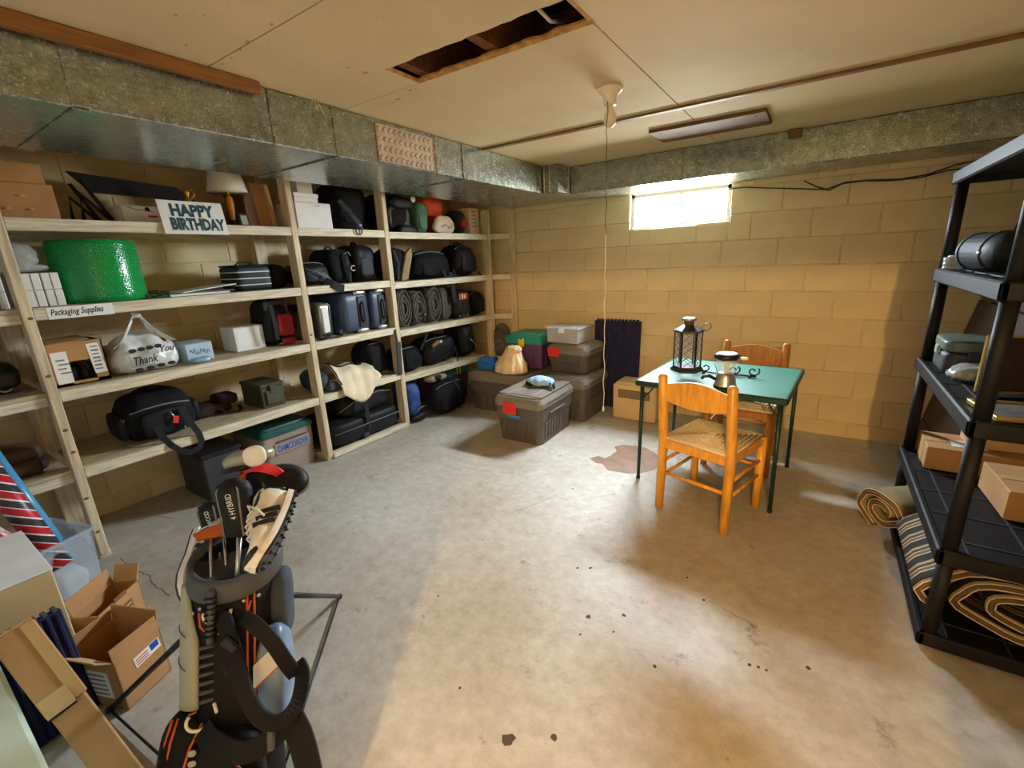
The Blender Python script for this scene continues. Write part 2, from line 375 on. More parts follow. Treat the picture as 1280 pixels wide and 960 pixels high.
def copy_obj(o, parent, loc=None):
    c = o.copy(); COL.objects.link(c); c.parent = parent
    if loc is not None: c.location = loc
    return c
RX = lambda a: Matrix.Rotation(a, 4, 'X')
RY = lambda a: Matrix.Rotation(a, 4, 'Y')
RZ = lambda a: Matrix.Rotation(a, 4, 'Z')
TR = lambda *p: Matrix.Translation(Vector(p))
def text(s, name, parent, M, width, height, m, ext=0.0006, shear=0.0, bold=0.0, cls=None):
    cu = bpy.data.curves.new('lettering', 'FONT'); cu.body = s; cu.extrude = 0.0; cu.align_x = 'CENTER'; cu.align_y = 'CENTER'; cu.shear = shear; cu.offset = bold; cu.resolution_u = 2
    ob = bpy.data.objects.new('lettering', cu); COL.objects.link(ob)
    dg = bpy.context.evaluated_depsgraph_get(); dg.update(); me = bpy.data.meshes.new_from_object(ob.evaluated_get(dg))
    bpy.data.objects.remove(ob); bpy.data.curves.remove(cu)
    xs = [v.co.x for v in me.vertices]; ys = [v.co.y for v in me.vertices]
    cx, cy = (max(xs)+min(xs))/2, (max(ys)+min(ys))/2; sx = width/(max(xs)-min(xs)); sy = height/(max(ys)-min(ys)) if height else sx
    for v in me.vertices: v.co = Vector(((v.co.x-cx)*sx, (v.co.y-cy)*sy, ext))
    me.materials.clear(); me.materials.append(MATS[m]); me.name = name
    o = bpy.data.objects.new(name, me); COL.objects.link(o); o.parent = parent; o.matrix_local = M
    return o
# lettering lies in its local x-y plane facing +z; FRONT(x, y, z) stands it on a face looking towards local -y
FRONT = lambda x, y, z, roll=0.0: TR(x, y, z) @ RX(PI/2) @ RZ(roll)
arc = lambda a, b, h, n=8, ax=(0, 0, 1): [Vector(a).lerp(Vector(b), i/n)+Vector(ax)*(h*math.sin(PI*i/n)**0.6 if 0 < i < n else 0.0) for i in range(n+1)]

# ================================================================ the room
X0, X1, Y0, Y1, HC, ZD = -3.65, 1.16, -0.36, 4.20, 2.20, 1.985
fl = struct(MB().box(((X0+X1)/2, 0.75, -0.05), (X1-X0+0.4, 7.2, 0.10)).build('floor', 'concrete'))
# ---- floor marks: a brown damp stain, cracks, old drips
def blob(pts, z, m, name, parent):
    return MB().add([(p[0], p[1], z) for p in pts], [list(range(len(pts)))]).build(name, m, parent)
st = [PZ(u, v) for u, v in ((737, 573), (745, 579), (753, 580), (760, 588), (772, 590), (785, 592), (800, 592), (818, 588), (826, 578), (820, 567), (808, 560), (793, 557), (778, 556), (768, 558), (771, 564), (764, 569), (756, 573), (748, 570))]
part(blob(st, 0.0008, 'floor_stain', 'stain', fl), 'brown damp stain')
def crack(px, wd, name='crack'):
    P = [PZ(u, v) for u, v in px]; Q = []
    for a, b in zip(P, P[1:]):
        for k in range(4):
            t = k/4; j = Vector((random.uniform(-1, 1), random.uniform(-1, 1), 0))*0.008; Q.append(a.lerp(b, t)+j)
    Q.append(P[-1]); m = MB(); L = []
    for i, q in enumerate(Q):
        d = (Q[min(i+1, len(Q)-1)]-Q[max(0, i-1)]).normalized(); nn = Vector((-d.y, d.x, 0))*wd*random.uniform(0.4, 1); L += [q+nn, q-nn]
    m.add([(p.x, p.y, 0.0007) for p in L], [[2*i, 2*i+1, 2*i+3, 2*i+2] for i in range(len(Q)-1)]); return m.build(name, 'crack', fl)
crack([(152, 697), (168, 712), (185, 720), (198, 735), (212, 745)], 0.004); crack([(165, 652), (190, 645), (215, 648)], 0.003); crack([(640, 640), (662, 634), (690, 622)], 0.0018); crack([(905, 760), (925, 772), (950, 790)], 0.0018)
for k, (u, v, r) in enumerate(((722, 710, .010), (738, 710, .009), (735, 771, .012), (725, 793, .006), (780, 769, .009), (692, 922, .012), (636, 924, .022), (937, 831, .008), (948, 834, .007), (958, 838, .006), (818, 833, .008), (767, 790, .006), (716, 611, .008), (700, 570, .010), (768, 618, .006), (859, 722, .008), (575, 860, .006), (548, 745, .006), (603, 675, .005), (880, 750, .008), (1010, 835, .008))):
    c = PZ(u, v); blob([(c.x+math.cos(a*PI/4)*r*random.uniform(.6, 1.2), c.y+math.sin(a*PI/4)*r*random.uniform(.6, 1.2)) for a in range(8)], 0.0007, 'spot', 'spot', fl)

# ---- block walls
BW, BH, GAP = 0.4064, 0.2032, 0.005
wb = MB()
WT = 0.10
for bx, by in (((X0-0.2, WX0), (-0.05, 2.5)), ((WX1, X1+0.2), (-0.05, 2.5)), ((WX0, WX1), (-0.05, WZ0)), ((WX0, WX1), (WZ1, 2.5))):
    wb.box(((bx[0]+bx[1])/2, Y1+0.0065+WT/2, (by[0]+by[1])/2), (bx[1]-bx[0], WT, by[1]-by[0]))
wall_back = struct(wb.build('wall_back', 'mortar_paint'))
wall_left = struct(MB().box((X0-0.1065, (Y0+Y1)/2, 1.225), (0.2, Y1-Y0+0.4, 2.55)).build('wall_left', 'mortar_paint'))
_bc = {}
def block(parent, wd, ht, axis, c):
    key = (round(wd, 3), round(ht, 3), axis)
    if key not in _bc:
        d = (wd-GAP, 0.022, ht-GAP) if axis == 'x' else (0.022, wd-GAP, ht-GAP)
        _bc[key] = MB().box((0, 0, 0), d, 0.005).mesh('block', 'wall_paint')
    o = bpy.data.objects.new('block', _bc[key]); COL.objects.link(o); o.parent = parent; o.location = c
def courses(parent, axis, lo, hi, off, at, hole=None):
    z = -0.083; k = 0
    while z < 2.18:
        za, zb = max(z, 0.0), min(z+BH, 2.19); s = lo-((lo-off-(k % 2)*BW/2) % BW); 
        if zb-za > 0.02:
            x = s
            while x < hi:
                a, b = max(x, lo), min(x+BW, hi); segs = [(a, b, za, zb)]
                if hole and b > hole[0] and a < hole[1] and zb > hole[2] and za < hole[3]:
                    segs = []
                    if a < hole[0]-0.02: segs.append((a, hole[0], za, zb))
                    if b > hole[1]+0.02: segs.append((hole[1], b, za, zb))
                    aa, bb = max(a, hole[0]), min(b, hole[1])
                    if za < hole[2]-0.02: segs.append((aa, bb, za, hole[2]))
                for a, b, c, d in segs:
                    if b-a > 0.025:
                        j = random.uniform(-0.0012, 0.0012)
                        block(parent, b-a, d-c, axis, ((a+b)/2, at+0.0135+j, (c+d)/2) if axis == 'x' else (at-0.0135+j, (a+b)/2, (c+d)/2))
                x += BW
        z += BH; k += 1
courses(wall_back, 'x', X0, X1, -0.10, Y1, (WX0, WX1, WZ0, 3))
courses(wall_left, 'y', Y0, Y1, 0.10, X0)
struct(MB().box((X1+0.1, 1.95, 1.225), (0.2, 5.0, 2.55)).build('wall_right', 'wall_paint'))
DX0, DX1, DZ = -0.432, 0.50, 1.93                                   # doorway behind the camera
fw = MB().box(((X0+DX0)/2, Y0-0.05, 1.225), (DX0-X0, 0.1, 2.55)).box(((X1+DX1)/2, Y0-0.05, 1.225), (X1-DX1, 0.1, 2.55)).box(((DX0+DX1)/2, Y0-0.05, (DZ+2.5)/2), (DX1-DX0, 0.1, 2.5-DZ))
struct(fw.build('wall_front', 'wall_plain'))
struct(MB().box((0, -2.65, 1.225), (2.8, 0.1, 2.55)).build('wall_hall_back', 'wall_plain'))
struct(MB().box((-1.25, -1.55, 1.225), (0.1, 2.3, 2.55)).build('wall_hall_left', 'wall_plain'))
struct(MB().box((1.25, -1.55, 1.225), (0.1, 2.3, 2.55)).build('wall_hall_right', 'wall_plain'))

# ---- ceiling of fibre-board sheets, one torn away along a seam
ceil = struct(MB().box(((X0+X1)/2, 0.8, 2.50), (5.2, 7.2, 0.04)).build('ceiling', 'void_shade'))  # slab coloured near-black to stand in for shade above the torn sheet
HX0, HX1, HY0, HY1 = -1.49, -0.708, 1.415, 1.592
TB = 0.013
def panel(x0, x1, y0, y1):
    g = 0.003; o = MB().box(((x0+x1)/2, (y0+y1)/2, HC+TB/2), (x1-x0-g, y1-y0-g, TB), 0.002).build('ceiling_panel', 'ceil_board', ceil)
for x0, x1, y0, y1 in ((X0, HX1, -2.65, 0.985), (X0, HX1, 1.60, 2.70), (X0, HX1, 2.70, Y1), (HX1, 0.65, -2.65, 2.70), (HX1, 0.65, 2.70, Y1), (0.65, X1+0.1, -2.65, 2.70), (0.65, X1+0.1, 2.70, Y1)): panel(x0, x1, y0, y1)
# the sheet with the torn opening: an L-shaped outline
n = MB(); ol = [(X0, 0.988), (HX1-.002, 0.988), (HX1-.002, HY0)]
rag = [HX1-0.03-i*(HX1-HX0-0.03)/22 for i in range(23)]
ol += [(x, HY0+random.uniform(-.004, .004)) for x in rag]+[(HX0, HY0), (HX0, 1.597), (X0, 1.597)]
nn = len(ol); n.add([(x, y, HC) for x, y in ol]+[(x, y, HC+TB) for x, y in ol], [list(range(nn)), [nn+i for i in range(nn)][::-1]]+[[i, (i+1) % nn, nn+(i+1) % nn, nn+i] for i in range(nn)])
n.build('ceiling_panel', 'ceil_board', ceil)
# torn brown lip on the far side of the opening
n = MB(); xs = [HX0+i*(HX1-HX0)/40 for i in range(41)]; vs_ = []; fs_ = []
for i, x in enumerate(xs):
    wv = 0.016+0.016*noise.noise(Vector((x*14, 0, 0)))+random.uniform(-.004, .004); vs_ += [(x, HY1+0.008, HC-0.001), (x, HY1-max(.006, wv), HC+0.004), (x, HY1-max(.004, wv*.8), HC+TB)]
for i in range(40):
    a, b = i*3, (i+1)*3; fs_ += [[a, b, b+1, a+1], [a+1, b+1, b+2, a+2]]
n.add(vs_, fs_); part(n.build('torn_edge', 'torn_board', ceil), 'torn brown fibre-board edge')
n = MB().box((HX0+0.004, (HY0+HY1)/2, HC+0.005), (0.010, HY1-HY0, 0.012)).box((HX1+0.001, (HY0+HY1)/2-0.02, HC+0.004), (0.014, HY1-HY0+0.06, 0.010))
n.build('torn_edge', 'torn_board', ceil)
for x in (-1.10, -1.45, -0.60, -1.9):
    MB().box((x, 1.5, HC+0.115), (0.045, 1.6, 0.19)).build('joist', 'joist', ceil)
MB().box((-1.1, 1.95, HC+0.13), (1.9, 0.04, 0.2)).build('joist', 'joist', ceil)
MB().tube([(-0.83, 1.3, HC+0.07), (-0.84, 1.45, HC+0.035), (-0.845, 1.56, HC+0.03), (-0.85, 1.75, HC+0.09)], 0.006).build('loose_cable', 'cord_white', ceil)
# scuffs and old nail holes in the ceiling
for u, v, r in ((220, 19, .010), (255, 19, .006), (338, 30, .011), (310, 52, .014), (300, 62, .012), (290, 72, .012), (278, 80, .010), (497, 124, .020), (491, 128, .014), (513, 113, .012), (520, 110, .010), (456, 91, .02), (435, 84, .012), (812, 95, .006), (855, 119, .006), (703, 62, .006), (580, 80, .004), (640, 105, .005), (1000, 62, .008), (480, 22, .005), (1115, 104, .006), (855, 100, .005), (150, 55, .005), (232, 56, .008)):
    c = PZ(u, v, HC); blob([(c.x+math.cos(-a*PI/3)*r*random.uniform(.4, 1.5), c.y+math.sin(-a*PI/3)*r*random.uniform(.3, .8)) for a in range(6)], HC-0.0008, 'torn_board', 'scuff', ceil)
for dy, l_ in ((0.0, 0.05), (0.012, 0.06), (-0.01, 0.03)): q = PZ(380, 128, HC); MB().tube([(-1.97, q.y+dy, HC-0.004), (-1.97+0.01, q.y+dy*2, HC-l_*.6), (-1.97+0.015, q.y+dy*2.5, HC-l_)], 0.0022, 5).build('splinter', 'shaving', ceil)
struct(MB().box((-0.43, 2.70, HC-0.006), (3.12, 0.038, 0.012), 0.002).build('trim_1', 'wood_strip'))
struct(MB().box((-1.965, 0.41, HC-0.024), (0.03, 1.52, 0.046), 0.003).build('trim_2', 'wood_trim'))
# ---- loose brown board and blocks screwed to the ceiling
bd = thing('ceiling_board', 'flat brown board screwed to the ceiling by the window duct', 'board', (-0.66, 3.20, HC))
MB().box((0, 0, -0.010), (0.635, 0.32, 0.020), 0.003).build('plank', 'wood_brown', bd)
for sx in (-1, 1): MB().cyl((sx*0.26, -0.1, -0.022), (sx*0.26, -0.1, -0.018), 0.006, n=8).build('screw', 'dark_metal', bd)
p = PY(994, 167, 3.685); tag(MB().box((p.x, 3.685, p.z), (0.075, 0.022, 0.05), 0.003).build('wood_block', 'wood_brown'), 'small reddish wood block fixed on the galvanised duct', 'wood block')

# ---- galvanised ducts
DL, DR = -2.72, -1.99
duct = thing('left_duct', 'long galvanised duct above the wooden shelves', 'duct', (0, 0, 0)); duct.name = 'air_duct'
def ybot(u, v): return PX(u, v, DR).y
sm_ = [Y0, ybot(102, 135), ybot(344, 183), ybot(424, 197), ybot(580, 226), 3.50]
ZT = HC-0.004
for a, b in zip(sm_, sm_[1:]):
    MB().box(((DL+DR)/2, (a+b)/2, (ZD+ZT)/2), (DR-DL, b-a-0.003, ZT-ZD), 0.004).build('duct_section', 'galvanised', duct)
for y, wd in ((sm_[1], 0.045), (sm_[3], 0.022), (sm_[4], 0.014)):
    MB().box((DR+0.003, y, (ZD+ZT)/2), (0.008, wd, ZT-ZD-0.004), 0.002).box(((DL+DR)/2, y, ZD-0.003), (DR-DL, wd, 0.007), 0.002).build('cleat', 'galvanised', duct)
ya, yb = PX(472, 190, DR).y, PX(545, 200, DR).y
reg = MB().box((DR+0.004, (ya+yb)/2, (ZD+ZT)/2-0.004), (0.010, yb-ya, ZT-ZD-0.03), 0.003).build('vent_cover', 'vent_metal', duct); part(reg, 'stamped off-white vent cover')
n = MB()
for r in range(4):
    for c in range(12):
        n.box((DR+0.010, ya+(c+0.5)*(yb-ya)/12, ZD+0.03+r*0.046), (0.006, (yb-ya)/17, 0.018), 0.002, RX(0.7))
n.build('louvre', 'vent_metal', reg)
MB().box((DR+0.013, yb-0.01, ZD+0.10), (0.006, 0.008, 0.19)).build('vent_edge', 'chrome', reg)
d2 = thing('air_duct', 'galvanised duct running over the small basement window', 'duct', (0, 0, 0))
sb = [-1.85, PY(850, 228, 3.70).x, PY(1045, 200, 3.70).x, X1-0.005]
MB().box(((DL-1.85)/2, 3.845, (ZD+ZT)/2), (-1.85-DL, 0.685, ZT-ZD), 0.004).build('corner_box', 'galvanised', d2)
for a, b in zip(sb, sb[1:]): MB().box(((a+b)/2, 3.945, (ZD+ZT)/2), (b-a-0.003, 0.485, ZT-ZD), 0.004).build('duct_section', 'galvanised', d2)
for x in sb[1:3]: MB().box((x, 3.697, (ZD+ZT)/2), (0.024, 0.010, ZT-ZD-0.004), 0.002).box((x, 3.945, ZD-0.003), (0.024, 0.485, 0.007), 0.002).build('cleat', 'galvanised', d2)
n = MB()
for k, (x, y) in enumerate(((-1.975, 3.493), (-1.93, 3.50), (-1.865, 3.60), (-1.845, 3.68))): n.box((x, y, (ZD+ZT)/2), (0.016, 0.016, ZT-ZD-0.004), 0.004)
n.build('corner_cleat', 'chrome', d2)

# ---- window
wn = sempty('window_1'); yw = Y1+0.065
n = MB(); t = 0.03
n.box(((WX0+WX1)/2, yw, WZ0+t/2), (WX1-WX0, 0.03, t)).box(((WX0+WX1)/2, yw, WZ1-t/2), (WX1-WX0, 0.05, t)).box((WX0+t/2, yw, (WZ0+WZ1)/2), (t, 0.05, WZ1-WZ0)).box((WX1-t/2, yw, (WZ0+WZ1)/2), (t, 0.05, WZ1-WZ0))
n.build('window_frame', 'white_card', wn)
MB().box(((WX0+WX1)/2+0.02, yw-0.005, (WZ0+WZ1)/2), (0.018, 0.035, WZ1-WZ0-0.06)).build('mullion', 'white_card', wn)
MB().box((WX0+0.075, yw-0.01, (WZ0+WZ1)/2-0.02), (0.012, 0.02, WZ1-WZ0-0.10)).build('stay_bar', 'silver', wn)
for a, b in ((WX0+t, (WX0+WX1)/2+0.012), ((WX0+WX1)/2+0.028, WX1-t)):
    MB().box(((a+b)/2, yw+0.006, (WZ0+WZ1)/2), (b-a, 0.004, WZ1-WZ0-2*t)).build('pane', 'glass', wn)
MB().box(((WX0+WX1)/2, Y1+0.055, WZ0+0.004), (WX1-WX0-0.004, 0.09, 0.012), 0.003).build('window_sill', 'wall_paint', wn)

# ---- bare bulb in a porcelain holder with a long pull string
cl = thing('ceiling_light', 'bare bulb in a white porcelain ceiling holder with pull string', 'light', (-0.888, 2.197, HC))
MB().lathe([(0.058, 0), (0.060, -0.008), (0.052, -0.016), (0.034, -0.030), (0.028, -0.055), (0.027, -0.070)], 24).build('holder', 'porcelain', cl)
MB().lathe([(0.014, -0.068), (0.016, -0.085), (0.026, -0.105), (0.030, -0.125), (0.026, -0.145), (0.014, -0.158), (0.003, -0.161)], 20).build('bulb', 'porcelain', cl)
zb = PY(755, 508, 2.197).z-HC
cordp = [(0.003*math.sin(k*1.9), -0.034+0.004*math.sin(k*1.3), -0.062+(zb+0.062)*k/36) for k in range(37)]
cordp[0] = (0.0, -0.030, -0.058)
MB().tube(cordp[:15], 0.0016, 5).build('pull_cord', 'cord_brown', cl)
MB().tube(cordp[14:], 0.0019, 5).build('pull_string', 'cord_white', cl)
MB().lathe([(0.003, 0.012), (0.006, 0), (0.005, -0.014), (0.002, -0.018)], 8, TR(*cordp[-1])).build('pull_knob', 'cord_white', cl)

# ---- black cables strung under the duct
def wall_cable(px, y, r, label):
    P = [PY(u, v, y) for u, v in px]; Q = []
    for a, b in zip(P, P[1:]): Q += [a.lerp(b, k/4) for k in range(4)]
    Q.append(P[-1]); tag(MB().tube(Q, r, 6).build('cable', 'black_plastic'), label, 'cable')
wall_cable([(908, 237), (930, 234), (962, 235), (1005, 236), (1032, 237), (1056, 228), (1085, 225), (1125, 224), (1160, 218), (1195, 206), (1225, 200)], 4.18, 0.0045, 'black cable drooping along the back wall beside the window')
wall_cable([(1005, 226), (1020, 233), (1036, 238), (1050, 231), (1056, 229), (1080, 226), (1110, 226), (1150, 222), (1185, 213), (1215, 209)], 4.165, 0.0045, 'second black cable looping over the drooping one at the duct')

# ================================================================ wooden shelving along the left wall
SX = -3.07                                              # front plane of the posts
ZS = [1.752, 1.344, 0.938, 0.523]                       # shelf tops, first two bays
ZS3 = [1.742, 1.325, 0.902, 0.482]                      # last bay
shelf = thing('wooden_shelving', 'long pale wooden shelving built along the left block wall', 'shelving', (-3.35, 1.9, 0))
def sp(c): return (c[0]+3.35, c[1]-1.9, c[2])
def post(x0, x1, y0, y1, zt=2.19): return MB().box(sp(((x0+x1)/2, (y0+y1)/2, zt/2+0.01)), (x1-x0, y1-y0, zt-0.02), 0.003).build('post', 'post_wood', shelf)
POSTS = [(0.486, 0.526), (1.893, 1.937), (2.72, 2.768)]
for a, b in POSTS:
    post(SX-0.089, SX, a, b); post(X0+0.012, X0+0.10, a-0.02, b+0.02)
    MB().box(sp(((SX+X0)/2, (a+b)/2, 0.019)), (SX-X0-0.02, b-a+0.01, 0.038), 0.003).build('sill_board', 'post_wood', shelf)
post4 = post(-3.045, -2.955, 4.015, 4.055, 1.98); post(-2.81, -2.73, 4.155, 4.193, 1.98)
def rail(p, q, z, h=0.056, t=0.036, name='front_rail'):
    a, b = Vector((p[0], p[1], z-h/2)), Vector((q[0], q[1], z-h/2)); d = b-a; ang = math.atan2(d.y, d.x)
    MB().box(sp((a+b)/2), (d.length, t, h), 0.003, RZ(ang)).build(name, 'shelf_wood', shelf)
def deck(y0, y1, z, x1=SX-0.02, x1b=None, th=0.018):
    xb = x1 if x1b is None else x1b; x0 = X0+0.012
    for k in range(2):
        f0, f1 = k/2, (k+1)/2-0.004
        vs = []
        for zz in (z-th, z):
            vs += [(x0+(x1-x0)*f0, y0, zz), (x0+(x1-x0)*f1, y0, zz), (x0+(xb-x0)*f1, y1, zz), (x0+(xb-x0)*f0, y1, zz)]
        MB().add([sp(v) for v in vs], [(0, 1, 2, 3), (4, 5, 6, 7), (0, 1, 5, 4), (1, 2, 6, 5), (2, 3, 7, 6), (3, 0, 4, 7)]).build('shelf_board', 'deck_wood', shelf)
for i, z in enumerate(ZS):
    if i > 0:
        rail((SX-0.045, Y0+0.02), (SX-0.045, 0.485), z-0.020, 0.05); deck(Y0+0.02, 0.485, z)
    else:
        rail((SX-0.045, Y0+0.02), (SX-0.045, 0.485), z, 0.05); deck(Y0+0.02, 0.485, z)
    for a, b in ((0.527, 1.892), (1.938, 2.719)):
        rail((SX-0.02, a), (SX-0.02, b), z); deck(a, b, z-0.0005, SX-0.04)
        MB().box(sp((X0+0.03, (a+b)/2, z-0.045)), (0.036, b-a, 0.05)).build('rear_rail', 'shelf_wood', shelf)
    z3 = ZS3[i]
    end = 4.014 if i < 3 else 3.86
    rail((SX-0.02, 2.769), (-2.985 if i < 3 else -2.99, end), z3); deck(2.769, end, z3-0.0005, SX-0.04, -3.03)
    if i < 3: rail((-2.985, 4.056), (-2.79, 4.16), z3)
    if i == 3: MB().box(sp((-3.04, 3.84, z3-0.24)), (0.04, 0.04, 0.47)).build('leg', 'post_wood', shelf)
rail((SX-0.02, 1.938), (SX-0.02, 2.719), 0.045, 0.04, 0.06, 'floor_rail')
# knots in the near posts
for y, z in ((0.506, 1.02), (0.506, 0.74), (0.506, 0.62), (0.506, 1.30), (0.506, 0.36), (0.506, 0.16), (1.915, 1.0), (2.744, 0.6)):
    MB().lathe([(0.011, 0), (0.009, 0.0008)], 8, TR(*sp((SX, y+random.uniform(-.008, .008), z))) @ RY(PI/2), sx=0.7).build('knot', 'knot', shelf)
# hand-lettered sign taped to the second shelf
ya, yb = PX(58, 388, SX).y, PX(142, 386, SX).y
lb = thing('shelf_label', 'white handwritten Packaging Supplies strip on the shelf edge', 'sign', (SX-0.001, (ya+yb)/2, ZS[1]-0.030), PI/2)
MB().box((0, 0, 0), (yb-ya, 0.002, 0.056)).build('paper_strip', 'white_paper', lb)
text('Packaging Supplies', 'lettering', lb, FRONT(-0.015, -0.0012, 0.0), (yb-ya)*0.80, 0.040, 'ink', shear=0.3, bold=0.012)

# ---------------------------------------------------------------- things on the shelves
# every thing on a shelf: local x runs along the shelf, local y towards the wall, front at y = 0
def fit(ul, ur, vt, zs, xf):
    uc = (ul+ur)/2; p = PX(uc, vt, xf); h = p.z-zs; vm = (vt+vpix((xf, p.y, zs)))/2
    a, b = PX(ul, vm, xf).y, PX(ur, vm, xf).y
    return (xf, (a+b)/2, zs), b-a, h
def on_shelf(name, label, cat, f, group=None, dz=0.0):
    loc = Vector(f[0]); loc.z += dz
    return thing(name, label, cat, loc, PI/2, group)
def carton(t, w_, d, h, m='cardboard', tape=True, y0=0.0, seam=True, name='carton_body'):
    MB().box((0, y0+d/2, h/2), (w_, d, h), 0.003).build(name, m, t)
    if tape: MB().box((0, y0+d/2, h+0.0006), (w_+0.001, min(0.05, d*0.25), 0.0014)).build('tape', 'tape', t)
    if seam: MB().box((0, y0-0.0004, h*0.965), (w_*0.98, 0.001, 0.002)).build('flap_seam', 'ink_grey', t)

# --- top shelf, first bay
z = ZS[0]+0.001
t = on_shelf('cardboard_box', 'brown box with raised flaps beside the black folding stand', 'box', ((-3.2, 0.60, z), 0, 0))
MB().box((0, 0.16, 0.085), (0.31, 0.30, 0.17), 0.003).build('carton_body', 'cardboard', t)
n = MB().box((-0.01, 0.012, 0.215), (0.285, 0.006, 0.09), 0, RX(-0.12)); n.build('flap', 'cardboard', t)
MB().box((-0.01, 0.300, 0.20), (0.285, 0.006, 0.07), 0, RX(0.2)).build('flap', 'cardboard', t)
for k, (x, zz) in enumerate(((-.02, .05), (.04, .11), (-.05, .12), (.06, .05))): MB().box((x, -0.0008, zz), (0.012, 0.001, 0.010)).build('scuff', 'cardboard_lite', t)
t = on_shelf('folding_stand', 'black folding stand with a broad slanted panel on the top shelf', 'stand', ((-3.22, 1.12, z), 0, 0))
MB().prism([(-0.28, 0.27), (0.22, 0.235), (0.30, 0.16), (-0.20, 0.17)], 0.012, TR(0.02, 0.10, 0) @ RX(-0.15)).build('panel', 'black_plastic', t)
for y in (0.06, 0.24):
    MB().tube([(-0.26, y, 0.0), (-0.25, y, 0.15), (-0.13, y, 0.002)], 0.011, 4).build('leg', 'black_plastic', t)
    MB().tube([(-0.13, y, 0.004), (-0.23, y+0.01, 0.22)], 0.010, 4).build('strut', 'black_plastic', t)
MB().box((0.20, 0.15, 0.08), (0.02, 0.2, 0.16), 0.004).build('leg', 'black_plastic', t)
t = on_shelf('flat_box', 'flat cream box with a red mark behind the birthday sign', 'box', ((-3.17, 1.115, z), 0, 0))
carton(t, 0.23, 0.20, 0.095, 'white_card', False); MB().box((0.02, -0.0008, 0.038), (0.045, 0.001, 0.010)).build('red_mark', 'ink_red', t)
MB().tube([(-.09, -.001, .085), (-.05, -.001, .070), (-.01, -.001, .068), (.02, -.001, .062)], 0.0016, 4).build('logo', 'ink', t)
MB().lathe([(0.012, 0), (0.010, .001)], 10, FRONT(0.0, -0.0005, 0.075)).build('logo', 'ink', t); MB().box((0.075, -0.0008, 0.012), (0.03, 0.001, 0.010)).build('small_print', 'ink', t)
# birthday sign hangs over the front edge
sg = thing('birthday_sign', 'white HAPPY BIRTHDAY paper sign hanging over the top shelf edge', 'sign', (SX+0.004, 1.30, ZS[0]+0.03), PI/2)
sr = RX(-0.18)
MB().box((0, 0, 0), (0.335, 0.003, 0.185), 0, RX(-0.18)).build('paper', 'white_paper', sg)
text('HAPPY', 'lettering', sg, RX(-0.18) @ FRONT(0.0, -0.0025, 0.040), 0.225, 0.070, 'ink_green', bold=0.05)
text('BIRTHDAY', 'lettering', sg, RX(-0.18) @ FRONT(0.015, -0.0025, -0.036), 0.285, 0.070, 'ink_green', bold=0.05)
# little golden trophy figure behind the sign
t = on_shelf('trophy_figure', 'small golden trophy figure rising behind the birthday sign', 'trophy', ((-3.18, 1.335, z), 0, 0))
MB().lathe([(0.028, 0), (0.028, 0.02), (0.012, 0.03), (0.010, 0.07), (0.020, 0.10), (0.022, 0.13), (0.010, 0.155), (0.009, 0.165), (0.015, 0.175), (0.016, 0.188), (0.008, 0.200)], 12).build('figure', 'brass', t)
MB().tube([(0.012, 0, .14), (0.04, 0, .17), (0.03, 0, .20)], 0.005, 6).build('raised_arm', 'brass', t)
t = on_shelf('table_lamp', 'small table lamp with white cone shade and amber wooden body', 'lamp', ((-3.30, 1.63, z), 0, 0))
MB().lathe([(0.065, 0), (0.065, 0.012), (0.03, 0.02), (0.012, 0.03), (0.012, 0.05)], 20).build('base', 'maroon', t)
MB().lathe([(0.010, 0.045), (0.016, 0.06), (0.026, 0.14), (0.024, 0.185), (0.012, 0.20)], 16).build('lamp_body', 'lamp_wood', t)
MB().cyl((0, 0, 0.195), (0, 0, 0.25), 0.008).build('neck', 'brass', t)
MB().lathe([(0.118, 0.222), (0.119, 0.224), (0.082, 0.385), (0.080, 0.385)], 28).build('lamp_shade', 'lamp_shade', t)
t = on_shelf('picture_frame', 'tiny dark picture frame leaning beside the table lamp', 'picture frame', ((-3.19, 1.655, z), 0, 0))
MB().box((0, 0.02, 0.045), (0.065, 0.008, 0.085), 0.002, RX(-0.2)).build('frame', 'maroon', t); MB().box((0, 0.0145, 0.0445), (0.040, 0.004, 0.058), 0, RX(-0.2)).build('picture', 'golf_pale', t)
t = on_shelf('cardboard_box', 'tall narrow dark brown box beside the lamp', 'box', ((-3.35, 1.80, z), 0, 0)); carton(t, 0.10, 0.26, 0.36, 'cardboard_dark', False)
t = on_shelf('cardboard_mailer', 'flat upright brown cardboard mailer leaning on the wooden post', 'mailer', ((-3.165, 1.815, z), 0, 0))
MB().box((0, 0.06, 0.145), (0.12, 0.014, 0.285), 0.003, RX(-0.18)).build('mailer', 'cardboard', t); MB().box((0.03, 0.052, 0.145), (0.012, 0.012, 0.28), 0.002, RX(-0.18)).build('fold', 'cardboard_lite', t)

# --- second shelf, first bay: packing supplies
z = ZS[1]+0.001
k = 0
for yy, side in ((0.575, 'between the knotted post and its twin'), (0.645, 'touching the green bubble wrap'), (0.445, 'just behind the knotted post'), (0.375, 'one column behind the knotted post'), (0.305, 'two columns behind the knotted post')):
    for lv in range(2):
        b = on_shelf('white_carton', f'slim white carton {side}, {("lower", "upper")[lv]} row', 'carton', ((-3.19, yy, z+lv*0.0815), 0, 0), 'slim white cartons on the packaging shelf'); carton(b, 0.064, 0.12, 0.080, 'white_card', False, seam=False)
        MB().box((0, -0.0006, 0.040), (0.004, 0.001, 0.076)).build('flap_edge', 'ink_grey', b)
t = on_shelf('bubble_wrap_roll', 'big green bubble wrap roll standing on the packaging shelf', 'bubble wrap', ((-3.345, 0.875, z), 0, 0))
MB().lathe([(0.045, 0.0), (0.190, 0.0), (0.192, 0.03), (0.190, 0.30), (0.186, 0.318), (0.05, 0.318)], 48).build('roll', 'green_bubble', t)
